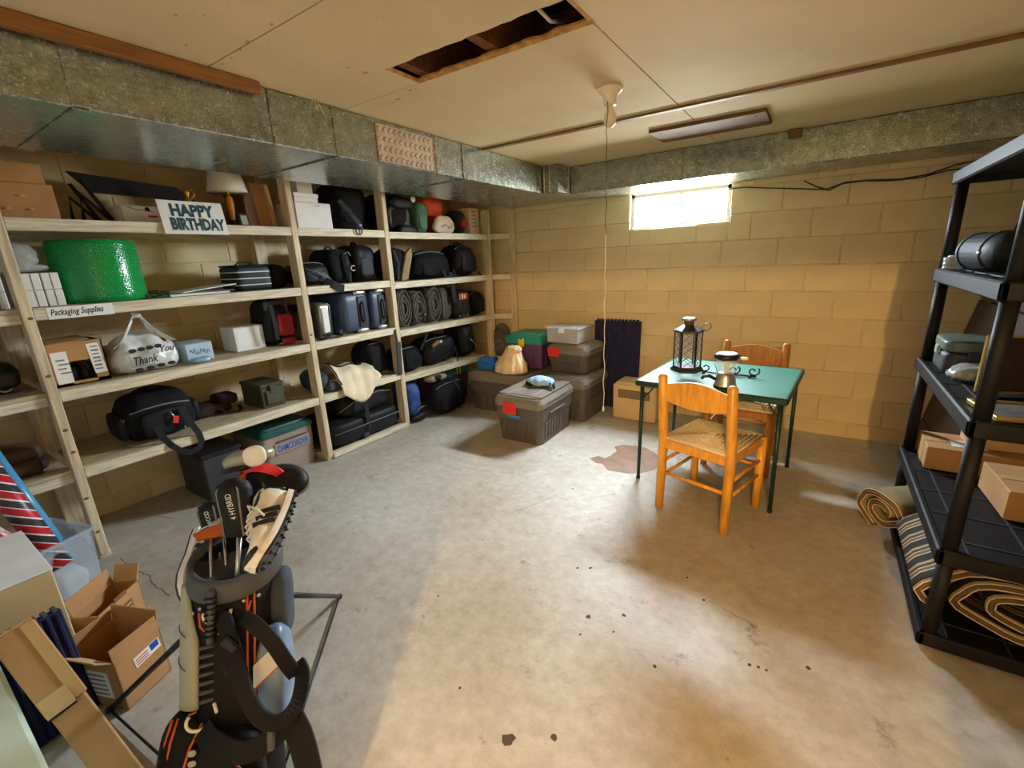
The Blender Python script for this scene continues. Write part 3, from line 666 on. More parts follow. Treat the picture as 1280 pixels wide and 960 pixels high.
n = MB(); bub = [(0.0042, 0), (0.0035, 0.0022), (0.0012, 0.0035)]
for i in range(26):
    for j in range(44):
        a = PI+PI*(j+0.5*(i % 2))/44; n.lathe(bub, 6, RZ(a) @ TR(0.190, 0, 0.012+i*0.0115) @ RY(PI/2))
o = n.build('bubbles', 'green_bubble', t); o['kind'] = 'stuff'
n = MB(); pts = []
for i in range(120): a = i*0.36; r = 0.055+0.128*i/120; pts.append((r*math.cos(a), r*math.sin(a), 0.319))
n.tube(pts, 0.003, 4).build('spiral_edge', 'green_bubble', t)
t = on_shelf('plastic_bag', 'crumpled clear plastic bag on the slim white cartons', 'bag', ((-3.26, 0.545, z+0.166), 0, 0))
MB().soft((0, 0.05, 0.075), (0.20, 0.2, 0.15), 2.6, 0.02, 14, 12, 3).build('film', 'clear_bag', t); MB().soft((0.03, 0.02, 0.022), (0.2, 0.1, 0.04), 2.5, 0.012, 16, 8, 5).build('folded_film', 'clear_bag', t)
t = on_shelf('paper_stack', 'white folders and papers with a black clip on the second shelf', 'papers', ((-3.13, 1.30, z), 0, 0))
MB().box((-0.02, 0.13, 0.006), (0.34, 0.22, 0.012), 0.001, RZ(0.06)).build('folder', 'white_paper', t); MB().box((0.0, 0.12, 0.016), (0.36, 0.21, 0.006), 0.001, RZ(-0.03)).build('folder', 'ink_grey', t)
MB().box((0.03, 0.11, 0.036), (0.32, 0.22, 0.006), 0.001, RY(-0.10) @ RZ(0.05)).build('folder', 'white_paper', t)
MB().prism([(-.02, 0), (.02, 0), (.012, .02), (-.012, .02)], 0.03, TR(-0.19, 0.05, 0.018)).build('binder_clip', 'black_plastic', t)
MB().tube([(-0.17, 0.03, .01), (-0.24, 0.02, .012), (-0.27, 0.04, .006)], 0.004, 6).build('pen', 'black_plastic', t)
MB().box((-0.20, 0.20, 0.030), (0.05, 0.03, 0.018), 0.004).build('clip', 'black_plastic', t)
t = on_shelf('striped_bag', 'dark cool bag with two white stripes on the second shelf', 'bag', ((-3.17, 1.64, z), 0, 0))
MB().soft((0, 0.13, 0.08), (0.235, 0.25, 0.16), 10, 0.0, 6, 10).build('bag_body', 'cool_stripe', t); MB().box((0, 0.13, 0.163), (0.225, 0.235, 0.012), 0.005).build('lid', 'black_nylon', t)
MB().tube(arc((-0.06, 0.13, 0.165), (0.06, 0.13, 0.165), 0.022), 0.005, flat=(0.02, 0.004)).build('handle', 'webbing', t)

# ---------------------------------------------------------------- bags
def strap(t, pts, wd=0.028, th=0.004, m='webbing', up=(0, -1, 0), name='strap'): return MB().tube(pts, 0, flat=(wd, th), up=up).build(name, m, t)
def bag(name, label, cat, loc, d, m='black_fabric', k=4.5, amp=0.012, seed=1, pocket=True, handle=True, zipper=True, group=None, rz=PI/2, sag=0.0, taper=0.0, fr=7, pm=None, straps=0, n=11):
    t = thing(name, label, cat, loc, rz, group); w_, dp, h = d
    MB().soft((0, dp/2, h/2), d, k, amp, fr, n, seed, sag=sag, taper=taper).build('bag_body', m, t)
    if pocket: MB().soft((0, 0.012+amp, h*0.40), (w_*0.70, 0.055, h*0.55), 5, amp*0.5, 9, 7, seed+4, flatbot=False).build('pocket', pm or m, t)
    if zipper:
        P = [(math.sin(a)*w_*0.40, dp*0.16+dp*0.1*abs(math.sin(a)), h*(0.93-0.10*abs(math.sin(a))**3)+amp*0.5) for a in [(-1+2*i/12)*PI/2 for i in range(13)]]
        MB().tube(P, 0.004, 5).build('zipper', 'ink_grey', t)
    if handle: MB().tube(arc((-w_*0.14, dp*0.5, h*0.96), (w_*0.14, dp*0.5, h*0.96), 0.030, 8), 0, flat=(0.022, 0.005), up=(0, 1, 0)).build('handle', 'webbing', t)
    for s in range(straps):
        x = w_*(-0.25+0.5*s) if straps > 1 else w_*0.1
        strap(t, [(x, dp*0.2, h*0.92), (x+0.005, -0.004-amp, h*0.80), (x, -0.022-amp, h*0.5), (x+0.01, -0.018-amp, h*0.22), (x+0.012, -0.006-amp, h*0.04)])
    return t
def buckle(t, c, m='dark_metal'): MB().box(c, (0.032, 0.012, 0.022), 0.004).build('buckle', m, t)

z2, z3, z4 = ZS[1]+0.001, ZS[2]+0.001, ZS[3]+0.001
bag('shoulder_bag', 'small black pouch between the striped bag and the post', 'bag', (-3.18, 1.82, z2), (0.125, 0.22, 0.16), seed=11, handle=False)
# --- third shelf, first bay
t = thing('cardboard_box', 'shipping box with white labels and torn-open front full of bottles', 'box', (-3.16, 0.648, z3), PI/2)
w_, d, h = 0.225, 0.24, 0.22
n = MB().box((0, d-0.003, h/2), (w_, 0.006, h)).box((-w_/2+.003, d/2, h/2), (.006, d, h)).box((w_/2-.003, d/2, h/2), (.006, d, h)).box((0, d/2, .003), (w_, d, .006))
n.box((0, .003, h*0.78), (w_, .006, h*0.44)).box((-w_*0.34, .003, h*0.28), (w_*.32, .006, h*.56)).box((w_*0.38, .003, h*0.28), (w_*.24, .006, h*.56)).box((0, .003, h*0.045), (w_, .006, h*.09)); n.build('carton_body', 'cardboard', t)
MB().box((-0.03, 0.13, h+0.004), (w_*0.9, 0.2, 0.004), 0, RX(0.05) @ RY(-0.05)).build('flap', 'cardboard_lite', t)
MB().box((-w_*0.30, -0.0012, h*0.44), (0.062, 0.002, h*0.74)).build('shipping_label', 'white_paper', t)
n = MB()
for k in range(4): n.box((-w_*0.30+0.01*(k % 2), -0.0025, h*(0.62-0.10*k)), (0.034+0.008*(k % 2), 0.001, 0.007))
n.build('label_print', 'ink_grey', t)
lab = MB().box((w_*0.33, -0.0012, h*0.56), (0.050, 0.002, h*0.72), 0, RY(-0.06)).build('shipping_label', 'white_paper', t)
n = MB()
for k in range(7): n.box((w_*0.33, -0.0026, h*(0.84-0.09*k)), (0.030, 0.001, 0.006+0.003*(k % 2)))
n.build('label_print', 'ink_grey', t)
for k, (x, y, r, hh, m) in enumerate(((-.02, .06, .022, .10, 'ink'), (.025, .05, .020, .085, 'maroon'), (.0, .10, .022, .12, 'black_plastic'), (.045, .09, .02, .11, 'lid_green'))):
    MB().lathe([(r, .008), (r, hh*.7), (r*.4, hh*.85), (r*.4, hh)], 12, TR(x, y, 0)).build('bottle', m, t)
tag(MB().box((-3.52, 0.86, z3+0.068), (0.10, 0.34, 0.135), 0.003).build('cardboard_box', 'cardboard_dark'), 'flat dark brown box pushed behind the white carrier bag', 'box')
# THANK YOU carrier bag
t = thing('carrier_bag', 'white plastic carrier bag printed Thank You with knotted handles', 'bag', (-3.10, 0.945, z3), PI/2)
MB().soft((0, 0.145, 0.108), (0.35, 0.27, 0.216), 3.4, 0.020, 13, 18, 2, taper=0.30).build('bag_body', 'poly_bag', t)
for sx in (-1, 1):
    def fn(u, v, sx=sx):
        a = Vector((sx*(0.150-0.075*v), 0.045+0.10*v, 0.155+0.02*v)); b = Vector((sx*0.014, 0.075+0.03*v, 0.322)); q = a.lerp(b, u)
        q.z -= 0.02*math.sin(PI*u); q.x += 0.006*math.sin(v*9+u*6); q.y += 0.006*math.sin(v*13); return q
    MB().sheet(fn, 12, 6, 0.0015).build('handle', 'poly_bag', t)
MB().soft((0, 0.09, 0.322), (0.045, 0.04, 0.035), 2.5, 0.008, 30, 6, 9).build('knot', 'poly_bag', t)
MB().soft((0.02, 0.15, 0.10), (0.20, 0.16, 0.17), 6, 0.0).build('contents', 'cardboard_dark', t)
text('You', 'lettering', t, FRONT(0.075, -0.012, 0.128, 0.06), 0.072, 0.036, 'ink', shear=0.3, bold=0.02)
text('Thank', 'lettering', t, FRONT(-0.035, -0.014, 0.082, 0.05), 0.115, 0.046, 'ink', shear=0.3, bold=0.02)
n = MB()
for k in range(4): n.lathe([(0.016, 0), (0.014, .0006)], 10, FRONT(-0.085+k*0.040, -0.0125, 0.138+0.003*k) , sx=1.2, sy=.75)
for k in range(4): n.lathe([(0.016, 0), (0.014, .0006)], 10, FRONT(-0.075+k*0.052, -0.0105, 0.030+0.003*k), sx=1.3, sy=.7)
n.build('printed_motif', 'ink', t)
MB().tube([(-0.105, -0.012, 0.112), (-0.105, -0.013, 0.052), (0.0, -0.0145, 0.050)], 0.0014, 4).build('printed_line', 'ink', t)
t = thing('flat_box', 'pale blue box with script lettering beside the carrier bag', 'box', (-3.20, 1.225, z3), PI/2)
carton(t, 0.150, 0.18, 0.115, mat('pale_blue_card', '#b9cfe0', 0.5), False)
P = [(-0.055+0.11*i/40, -0.0014, 0.06+0.012*math.sin(i*0.9)*(1 if i % 9 else 1.6)+0.008*math.sin(i*.31)) for i in range(41)]
MB().tube(P, 0.0013, 4).build('lettering', 'tape_blue', t)
t = thing('foil_packet', 'pale blue foil packet lying before the pale blue box', 'packet', (-3.10, 1.19, z3), PI/2)
MB().soft((0, 0.035, 0.018), (0.11, 0.06, 0.036), 2.5, 0.006, 22, 8, 4).build('packet', mat('foil_blue', '#9cc0dc', 0.25, metal=0.3), t); MB().box((-0.055, 0.03, 0.02), (0.02, 0.05, 0.004), 0, RY(.4)).build('crimp', 'tape_blue', t)
t = thing('white_box', 'plain white carton beside the red backpack', 'box', (-3.27, 1.575, z3), PI/2); carton(t, 0.20, 0.19, 0.165, 'white_card', False)
MB().box((-0.03, -0.0008, 0.085), (0.11, 0.001, 0.10)).build('pasted_sheet', 'white_paper', t)
t = bag('backpack', 'red and black backpack on the third shelf by the post', 'backpack', (-3.22, 1.775, z3), (0.20, 0.24, 0.33), 'black_nylon', 4, 0.014, 21, straps=0)
MB().soft((0.03, -0.012, 0.15), (0.12, 0.05, 0.16), 4, 0.01, 10, 8, 5, flatbot=False).build('front_panel', 'red_fabric', t); MB().soft((0.04, -0.015, 0.03), (0.10, 0.05, 0.05), 4, 0.006, 10, 6, 6).build('base_panel', 'red_fabric', t); strap(t, [(-.06, -.03, .30), (-.06, -.045, .2), (-.055, -.04, .05)])
MB().box((-0.005, 0.02, 0.29), (0.17, 0.02, 0.07), 0.008).build('top_panel', 'charcoal', t)
# --- helmet-like dark gear on the near bay
t = thing('camera_helmet', 'dark glossy green helmet behind the knotted post', 'helmet', (-3.22, 0.33, z3), PI/2); t.name = 'helmet'
MB().soft((0, 0.12, 0.085), (0.25, 0.22, 0.17), 2.4, 0.008, 10, 12, 7).build('shell', mat('dark_green_gloss', '#12301f', 0.2), t); MB().soft((0.03, -0.005, 0.075), (0.15, 0.05, 0.09), 3, 0.0, 8, 8, 2, flatbot=False).build('visor', 'black_plastic', t)
MB().tube([(0.045+0.028*math.cos(a), -0.012, 0.055+0.034*math.sin(a)) for a in [i*2*PI/16 for i in range(16)]], 0.005, 6, closed=True).build('rim', 'silver', t)
# --- fourth shelf, first bay
t = thing('duffel_bag', 'black duffel bag with a red tag and strap hanging off the shelf', 'bag', (-3.14, 0.945, z4), PI/2)
MB().soft((0, 0.18, 0.14), (0.385, 0.34, 0.28), 3.6, 0.012, 8, 14, 31, taper=0.10).build('bag_body', 'black_fabric', t)
MB().soft((0.0, 0.012, 0.11), (0.24, 0.06, 0.15), 5, 0.006, 9, 9, 32, flatbot=False).build('pocket', 'black_nylon', t)
for sx in (-1, 1): MB().soft((sx*0.185, 0.17, 0.11), (0.05, 0.22, 0.16), 4, 0.006, 9, 7, 33, flatbot=False).build('end_pocket', 'black_nylon', t)
MB().tube([(-0.15, 0.04, .19), (-.08, 0.02, .205), (0.0, 0.015, .21), (.08, 0.02, .205), (.15, .04, .19)], 0.005, 5).build('zipper', 'ink_grey', t)
strap(t, [(-0.06, -0.015, 0.10), (-0.05, -0.045, 0.03), (-0.03, -0.082, -0.02), (0.005, -0.086, -0.065), (0.05, -0.088, -0.092), (0.10, -0.088, -0.085), (0.122, -0.086, -0.045), (0.118, -0.082, 0.01), (0.10, -0.055, 0.07), (0.075, -0.036, 0.18)], 0.034, 0.005)
MB().tube(arc((-0.08, 0.17, 0.272), (0.08, 0.17, 0.272), 0.02), 0, flat=(0.03, 0.006), up=(0, 1, 0)).build('handle', 'webbing', t)
MB().box((0.035, -0.040, 0.115), (0.030, 0.006, 0.045), 0.003, RY(0.3)).build('luggage_tag', 'tag_red', t); MB().tube([(0.02, -.03, .17), (0.025, -.042, .145), (0.03, -.04, .13)], 0.004, 6).build('tag_clip', 'silver', t)
for x, zz in ((0.07, .16), (0.10, .08), (0.075, .055)): MB().box((x, -0.036, zz), (0.012, 0.006, 0.016), 0.002).build('strap_ring', 'silver', t)
t = thing('soft_case', 'dark maroon folded soft case between duffel and olive can', 'case', (-3.34, 1.315, z4), PI/2)
MB().soft((-0.03, 0.10, 0.04), (0.26, 0.18, 0.08), 5, 0.006, 9, 10, 41).build('case_body', 'maroon', t); MB().soft((0.085, 0.10, 0.085), (0.13, 0.17, 0.075), 5, 0.005, 9, 8, 42, flatbot=False).build('flap', 'maroon', t)
strap(t, [(0.0, 0.0, 0.05), (0.03, -0.03, 0.014), (0.10, -0.05, 0.006), (0.13, -0.02, 0.012), (0.14, 0.03, 0.03)], 0.022, m='maroon', up=(0, 0, 1))
t = thing('ammo_can', 'olive green metal ammunition can on the fourth shelf', 'can', (-3.16, 1.61, z4), PI/2)
MB().box((0, 0.15, 0.075), (0.165, 0.28, 0.15), 0.006).build('can_body', 'olive_metal', t); MB().box((0, 0.15, 0.162), (0.175, 0.29, 0.026), 0.006).build('lid', 'olive_metal', t)
MB().box((0, -0.001, 0.075), (0.11, 0.006, 0.10), 0.004).build('pressed_panel', 'olive_metal', t); MB().box((0, -0.002, 0.135), (0.05, 0.012, 0.06), 0.003).build('latch', 'olive_metal', t)
MB().tube([(-.05, .15, .174), (-.05, .15, .186), (.05, .15, .186), (.05, .15, .174)], 0.004, 6).build('handle', 'dark_metal', t)
t = thing('leather_bundle', 'brown folded leather bags bundled on the lowest near shelf', 'bag', (-3.17, 0.30, z4), PI/2)
MB().soft((-0.02, 0.14, 0.10), (0.30, 0.22, 0.09), 3.5, 0.012, 9, 12, 51, flatbot=False).build('upper_fold', 'leather', t)
MB().tube([(-0.20, 0.10, 0.042), (-0.05, 0.05, 0.042), (0.10, 0.02, 0.042)], [0.036, 0.040, 0.040], 14).build('rolled_flap', 'leather', t)
MB().tube([(0.101+0.003*i, 0.02-0.0005*i, 0.042) for i in range(2)], [0.026, 0.026], 14).build('roll_end', 'maroon', t)
MB().soft((-0.02, 0.14, 0.03), (0.32, 0.2, 0.06), 4, 0.006, 9, 8, 52).build('lower_fold', 'maroon', t)
# --- on the floor under the first bay
t = thing('storage_bin', 'charcoal lidded box on the floor behind the golf clubs', 'box', (-3.16, 1.20, 0.001), PI/2)
MB().box((0, 0.2, 0.155), (0.24, 0.38, 0.31), 0.01).build('box_body', 'charcoal', t); MB().box((0, 0.2, 0.325), (0.255, 0.395, 0.03), 0.008).build('lid', 'black_plastic', t)
# tote with a handwritten strip, on the floor under the first bay
def tote(t, w_, d, h, mb, ml, lidh=0.05, taper=0.90, ribs=7, y0=0.0, lip=0.012, r=0.03):
    def ring(wd, dp, z_, rr):
        P = []
        for cx, cy, a0 in ((wd/2-rr, dp/2-rr, 0), (-wd/2+rr, dp/2-rr, PI/2), (-wd/2+rr, -dp/2+rr, PI), (wd/2-rr, -dp/2+rr, 1.5*PI)):
            for k in range(4): a = a0+k*PI/6; P.append((cx+rr*math.cos(a), y0+d/2+cy+rr*math.sin(a), z_))
        return P
    def shell(levels, m, name):
        n = MB(); vs = []; k = 16
        for wd, dp, z_ in levels: vs += ring(wd, dp, z_, min(r, wd/3))
        fs = [[i*k+j, i*k+(j+1) % k, (i+1)*k+(j+1) % k, (i+1)*k+j] for i in range(len(levels)-1) for j in range(k)]
        fs += [list(range(k))[::-1], [(len(levels)-1)*k+j for j in range(k)]]
        n.add(vs, fs); return n.build(name, m, t)
    hb = h-lidh
    body = shell([(w_*taper, d*taper, 0), (w_*(taper+0.05), d*(taper+0.05), hb*0.62), (w_*0.985, d*0.985, hb*0.64), (w_*0.99, d*0.99, hb)], mb, 'tote_body')
    lid = shell([(w_+lip, d+lip, hb-0.004), (w_+lip, d+lip, hb+lidh*0.45), (w_-0.02, d-0.02, h-0.012), (w_-0.05, d-0.05, h-0.012), (w_-0.06, d-0.06, h)], ml, 'lid')
    for k in range(ribs):
        n = MB(); x = (k-(ribs-1)/2)*w_*0.72/ribs; n.box((x, y0+d*(1-taper-0.03)/2-0.002, hb*0.32), (w_*0.04, 0.012, hb*0.50), 0.003, RX(0.045)).build('rib', mb, t)
    nk = max(3, int(ribs*d/w_)) if ribs else 0
    for k in range(nk):
        y = y0+d/2+(k-(nk-1)/2)*d*0.72/nk; MB().box((w_*(taper+0.03)/2+0.001, y, hb*0.32), (0.012, d*0.04, hb*0.50), 0.003, RY(0.045)).build('rib', mb, t); MB().box((-w_*(taper+0.03)/2-0.001, y, hb*0.32), (0.012, d*0.04, hb*0.50), 0.003, RY(-0.045)).build('rib', mb, t)
    return body, lid
t = thing('storage_tote', 'tan tote with dark green lid and blue CAMCORDER lettering under the shelf', 'tote', (-3.15, 1.655, 0.001), PI/2)
tote(t, 0.40, 0.46, 0.37, 'tote_tan', 'lid_green', 0.055, 0.93, 0)
MB().box((0.02, -0.001, 0.21), (0.28, 0.006, 0.085), 0.003).build('name_strip', 'tote_tan', t); MB().box((0.02, 0.0, 0.262), (0.24, 0.014, 0.012), 0.004).build('handle_lip', 'tote_grey', t)
text('CAMCORDER', 'lettering', t, FRONT(0.02, -0.0045, 0.21), 0.245, 0.050, 'ink_blue', bold=0.02)

# ================================================================ second bay
z1 = ZS[0]+0.001
t = thing('storage_box', 'white lidded archive box on the top shelf', 'box', (-3.17, 2.155, z1), PI/2); carton(t, 0.29, 0.26, 0.185, 'white_card', False); MB().box((0.03, -0.001, 0.163), (0.075, 0.001, 0.016)).build('label', 'white_paper', t); MB().box((0.03, -0.0018, 0.163), (0.05, 0.001, 0.005)).build('label_print', 'ink_grey', t)
t = thing('storage_box', 'shallow white box with lid on the archive box', 'box', (-3.19, 2.12, z1+0.187), PI/2); carton(t, 0.19, 0.18, 0.035, 'white_card', False, seam=False); MB().box((0, 0.09, 0.048), (0.20, 0.19, 0.028), 0.003).build('lid', 'white_card', t)
t = thing('storage_box', 'small upright white box topmost on the archive box', 'box', (-3.22, 2.14, z1+0.251), PI/2); carton(t, 0.125, 0.12, 0.125, 'white_card', False)
t = bag('backpack', 'big black backpack with dangling strap on the top shelf', 'backpack', (-3.20, 2.55, z1), (0.32, 0.34, 0.37), 'black_fabric', 4, 0.016, 61)
strap(t, [(-0.15, -0.01, 0.22), (-0.12, -0.06, 0.15), (-0.08, -0.11, 0.06), (-0.07, -0.135, 0.0)], 0.04, 0.012, 'slate_fabric')
MB().tube([(-0.10+0.030*math.cos(a), -0.142, -0.010+0.030*math.sin(a)) for a in [i*2*PI/14 for i in range(14)]], 0.006, 6, closed=True).build('strap_ring', 'black_plastic', t); buckle(t, (-0.075, -0.130, 0.03))
MB().tube([(-.13, -.02, .16), (-.09, -.04, .12), (-.05, -.05, .09)], 0.003, 4).build('reflective_trim', 'silver', t)
# second shelf
t = bag('mesh_bag', 'low black bag with white piping sagging over the shelf edge', 'bag', (-3.13, 2.08, z2), (0.27, 0.30, 0.17), 'black_nylon', 3, 0.02, 62, handle=False)
for k in range(4): MB().tube([(-0.10+0.02*k, -0.012, 0.13-0.01*k), (-0.02+0.02*k, -0.026, 0.10-0.012*k), (0.07+0.01*k, -0.026, 0.07-0.012*k)], 0.0022, 4).build('piping', 'ink_grey', t)
strap(t, [(0.03, -0.03, 0.03), (0.07, -0.062, 0.006), (0.12, -0.070, -0.025), (0.16, -0.072, -0.035)], 0.06, 0.006, name='strap_tab')
t = bag('shoulder_bag', 'black bag with a silver buckle on the second shelf', 'bag', (-3.18, 2.345, z2), (0.24, 0.32, 0.27), 'black_fabric', 3.6, 0.016, 63, straps=1)
MB().tube([(0.055+0.02*math.cos(a), -0.055, 0.115+0.02*math.sin(a)) for a in [0.6+i*5.0/12 for i in range(13)]], 0.005, 6).build('buckle_ring', 'silver', t); MB().tube([(-0.01, -.03, .22), (.03, -.05, .24), (.05, -.05, .21)], 0.004, 5).build('zip_pull', 'silver', t)
bag('camera_bag', 'tall plain black bag against the wooden post, second shelf', 'bag', (-3.17, 2.585, z2), (0.22, 0.32, 0.30), 'black_nylon', 4, 0.014, 64)
# third shelf
t = thing('dark_case', 'worn dark camera pouch beside the silver case', 'pouch', (-3.22, 2.01, z3), PI/2); MB().soft((0, 0.12, 0.11), (0.10, 0.22, 0.22), 5, 0.01, 10, 9, 65).build('pouch_body', 'grey_fabric', t); MB().soft((0, 0.10, 0.245), (0.11, 0.20, 0.05), 4, 0.008, 10, 8, 66).build('pouch_flap', 'black_fabric', t); t.name = 'camera_pouch'
t = thing('silver_case', 'thin silver aluminium case standing on the third shelf', 'case', (-3.20, 2.135, z3), PI/2)
MB().soft((0, 0.17, 0.135), (0.10, 0.34, 0.27), 12, 0).build('case_shell', 'silver', t); MB().box((0, 0.0, 0.135), (0.055, 0.012, 0.20), 0.005).build('front_panel', 'white_card', t)
MB().tube([(-0.045, -.004, .02), (-.045, -.006, .25), (-.03, -.006, .262), (.03, -.006, .262), (.045, -.006, .25), (.045, -.004, .02)], 0.004, 6).build('edge_bead', 'chrome', t)
t = thing('headphones', 'black coiled headset lying before the silver case', 'headset', (-3.11, 2.10, z3), PI/2)
MB().tube([(0.09*math.cos(a), 0.03+0.03*math.sin(a), 0.012+0.006*math.sin(3*a)) for a in [i*2*PI/20 for i in range(20)]], 0.010, 6, closed=True).build('band', 'black_plastic', t); MB().soft((0.10, 0.03, 0.03), (0.05, 0.05, 0.06), 3, 0.003, 12, 7, 2).build('ear_cup', 'black_nylon', t); MB().tube([(.11, .0, .01), (.115, -.012, .035), (.125, -.012, .012), (.13, -.01, .03)], 0.003, 5).build('clip', 'silver', t)
for nm, yy, ww, lab_ in (('a', 2.39, 0.27, 'navy hard-shell suitcase standing next to the silver case'), ('b', 2.625, 0.165, 'navy hard-shell suitcase standing next to the wooden post')):
    t = thing('suitcase', lab_, 'suitcase', (-3.14, yy, z3), PI/2)
    MB().soft((0, 0.23, 0.17), (ww, 0.46, 0.335), 9, 0).build('shell', 'navy_shell', t)
    xx = ww*0.18; MB().box((xx, -0.004, 0.17), (0.075, 0.014, 0.25), 0.006).build('handle_recess', 'black_plastic', t)
    MB().tube([(xx, -0.012, 0.09), (xx, -0.032, 0.11), (xx, -0.034, 0.23), (xx, -0.012, 0.25)], 0.009, 8).build('handle', 'charcoal', t)
    for zz in (0.325, 0.016): MB().soft((xx, 0.03, zz), (0.12, 0.08, 0.034), 5, 0, 6, 6, flatbot=False).build('corner_guard', 'silver', t)
    MB().box((ww*0.40, 0.23, 0.17), (0.012, 0.455, 0.33), 0.005).build('seam_band', 'charcoal', t)
# fourth shelf
t = thing('cream_jacket', 'cream jacket with dark piping draped over the shelf edge', 'jacket', (-3.10, 2.22, z4), PI/2)
def fj(u, v):
    # u along the shelf, v from the back, over the bag, then down the front
    x = -0.13+0.34*u+0.05*v*(u-0.2); 
    if v < 0.55: y = 0.30-0.30*(v/0.55); z_ = 0.10+0.09*math.sin(PI*v/0.55*0.9)*(1-0.6*u)+0.012*math.sin(u*11+v*5)
    else: s = (v-0.55)/0.45; y = 0.0-0.045*math.sin(PI*min(1, s*1.2)*0.5)-0.006; z_ = 0.10-s*(0.06+0.17*max(0, math.sin(PI*(u*0.85+0.12))))+0.01*math.sin(u*9)
    return (x+0.01*math.sin(v*9), y-0.008*abs(math.sin(u*12+v*3)), z_)
MB().sheet(fj, 22, 22, 0.006).build('jacket_cloth', 'cream_cloth', t)
MB().tube([Vector(fj(0.02+0.96*i/20, 0.30+0.10*math.sin(i/20*PI)))+Vector((0, 0, 0.006)) for i in range(21)], 0.007, 6).build('piping', 'black_nylon', t)
MB().tube([Vector(fj(0.02, 0.25+0.5*i/12))+Vector((0, -0.002, 0.006)) for i in range(13)], 0.006, 6).build('piping', 'black_nylon', t)
t = thing('soft_bag', 'slumped slate-blue bag beside the cream jacket', 'bag', (-3.12, 2.01, z4), PI/2); MB().soft((0.0, 0.15, 0.085), (0.13, 0.28, 0.17), 2.6, 0.022, 9, 12, 68).build('bag_body', 'slate_fabric', t); MB().soft((0.05, 0.0, 0.04), (0.12, 0.06, 0.075), 2.6, 0.01, 12, 8, 69).build('pocket', 'slate_fabric', t)
t = bag('camera_bag', 'round black camera bag on the fourth shelf by the post', 'bag', (-3.17, 2.585, z4), (0.26, 0.28, 0.30), 'black_fabric', 3, 0.014, 70)
t = thing('strap_pouch', 'narrow dark grey padded strap hanging in front of a post', 'strap', (SX+0.004, 2.715, 0.66), PI/2)
MB().box((0, -0.006, 0.0), (0.055, 0.016, 0.30), 0.006, RY(0.06)).build('pad', 'charcoal', t); MB().tube([(0.0, -0.004, 0.15), (-0.01, -0.004, 0.22), (-0.005, 0.0, 0.262)], 0, flat=(0.02, 0.003), up=(0, -1, 0)).build('webbing', 'webbing', t)
# floor: black suitcase lying open towards the room
t = thing('suitcase', 'large black soft suitcase on the floor under the cream jacket', 'suitcase', (-3.09, 2.33, 0.048), PI/2)
MB().soft((0.0, 0.26, 0.10), (0.72, 0.52, 0.20), 7, 0.006, 6, 12, 71).build('lower_half', 'black_nylon', t); MB().soft((0.06, 0.28, 0.30), (0.58, 0.46, 0.22), 4, 0.012, 6, 12, 72, taper=0.12).build('upper_half', 'black_nylon', t)
MB().tube([(-0.34, -0.003, 0.125), (0.0, -0.012, 0.128), (0.34, -0.003, 0.125)], 0.004, 6).build('piping', 'ink_grey', t); MB().tube([(-.26, .02, .29), (-.05, .01, .36), (.15, .015, .37), (.30, .05, .33)], 0.004, 6).build('piping', 'ink_grey', t)
strap(t, [(-0.02, 0.02, 0.40), (-0.02, -0.016, 0.33), (-0.02, -0.016, 0.14)], 0.04); MB().box((-.02, -.02, .10), (.03, .012, .03), .004).build('buckle', 'dark_metal', t)
MB().soft((-0.05, -0.002, 0.03), (0.06, 0.03, 0.04), 4, 0, 6, 6).build('corner_wheel', 'charcoal', t)

# ================================================================ third bay
za, zb_, zc, zd = [q+0.001 for q in ZS3]
t = bag('backpack', 'black and grey rucksack sagging over the top shelf', 'backpack', (-3.13, 2.97, za), (0.34, 0.36, 0.34), 'black_fabric', 3.2, 0.022, 81, pm='grey_fabric')
MB().soft((0.0, -0.02, 0.24), (0.28, 0.07, 0.10), 2.6, 0.014, 9, 8, 82, flatbot=False).build('top_pocket', 'black_nylon', t); MB().soft((0.04, -0.02, 0.015), (0.22, 0.08, 0.10), 2.5, 0.008, 10, 8, 83, flatbot=False).build('hanging_pocket', 'black_nylon', t); MB().lathe([(0.028, 0), (0.025, 0.006)], 12, FRONT(0.12, -0.05, 0.28)).build('badge', 'white_card', t)
strap(t, [(0.14, -0.03, 0.05), (0.145, -0.045, -0.02), (0.14, -0.045, -0.09)], 0.008)
bag('nylon_bag', 'small sage green bag squeezed beside the orange jacket', 'bag', (-3.11, 3.235, za), (0.15, 0.26, 0.28), 'green_cloth', 4, 0.010, 84)
t = thing('orange_jacket', 'bright orange jacket stuffed in a heap on the top shelf', 'jacket', (-3.10, 3.50, za), PI/2)
MB().soft((0.0, 0.20, 0.255), (0.31, 0.26, 0.19), 2.6, 0.030, 8, 14, 85, flatbot=False).build('jacket_cloth', 'orange_cloth', t); MB().soft((-.02, 0.22, 0.085), (0.30, 0.22, 0.17), 4, 0.012, 8, 10, 86).build('lower_bundle', 'red_fabric', t)
t = thing('cloth_bag', 'cream cloth bag printed with black marks under the orange jacket', 'bag', (-3.075, 3.50, za), PI/2)
MB().soft((0.02, 0.055, 0.085), (0.32, 0.09, 0.17), 2.6, 0.016, 11, 12, 87, taper=0.2).build('bag_body', 'cream_cloth', t); MB().tube([(-.06, .006, .06), (0, 0.0, .085), (.05, .004, .05), (.09, .006, .08)], 0.003, 4).build('printed_mark', 'ink_grey', t)
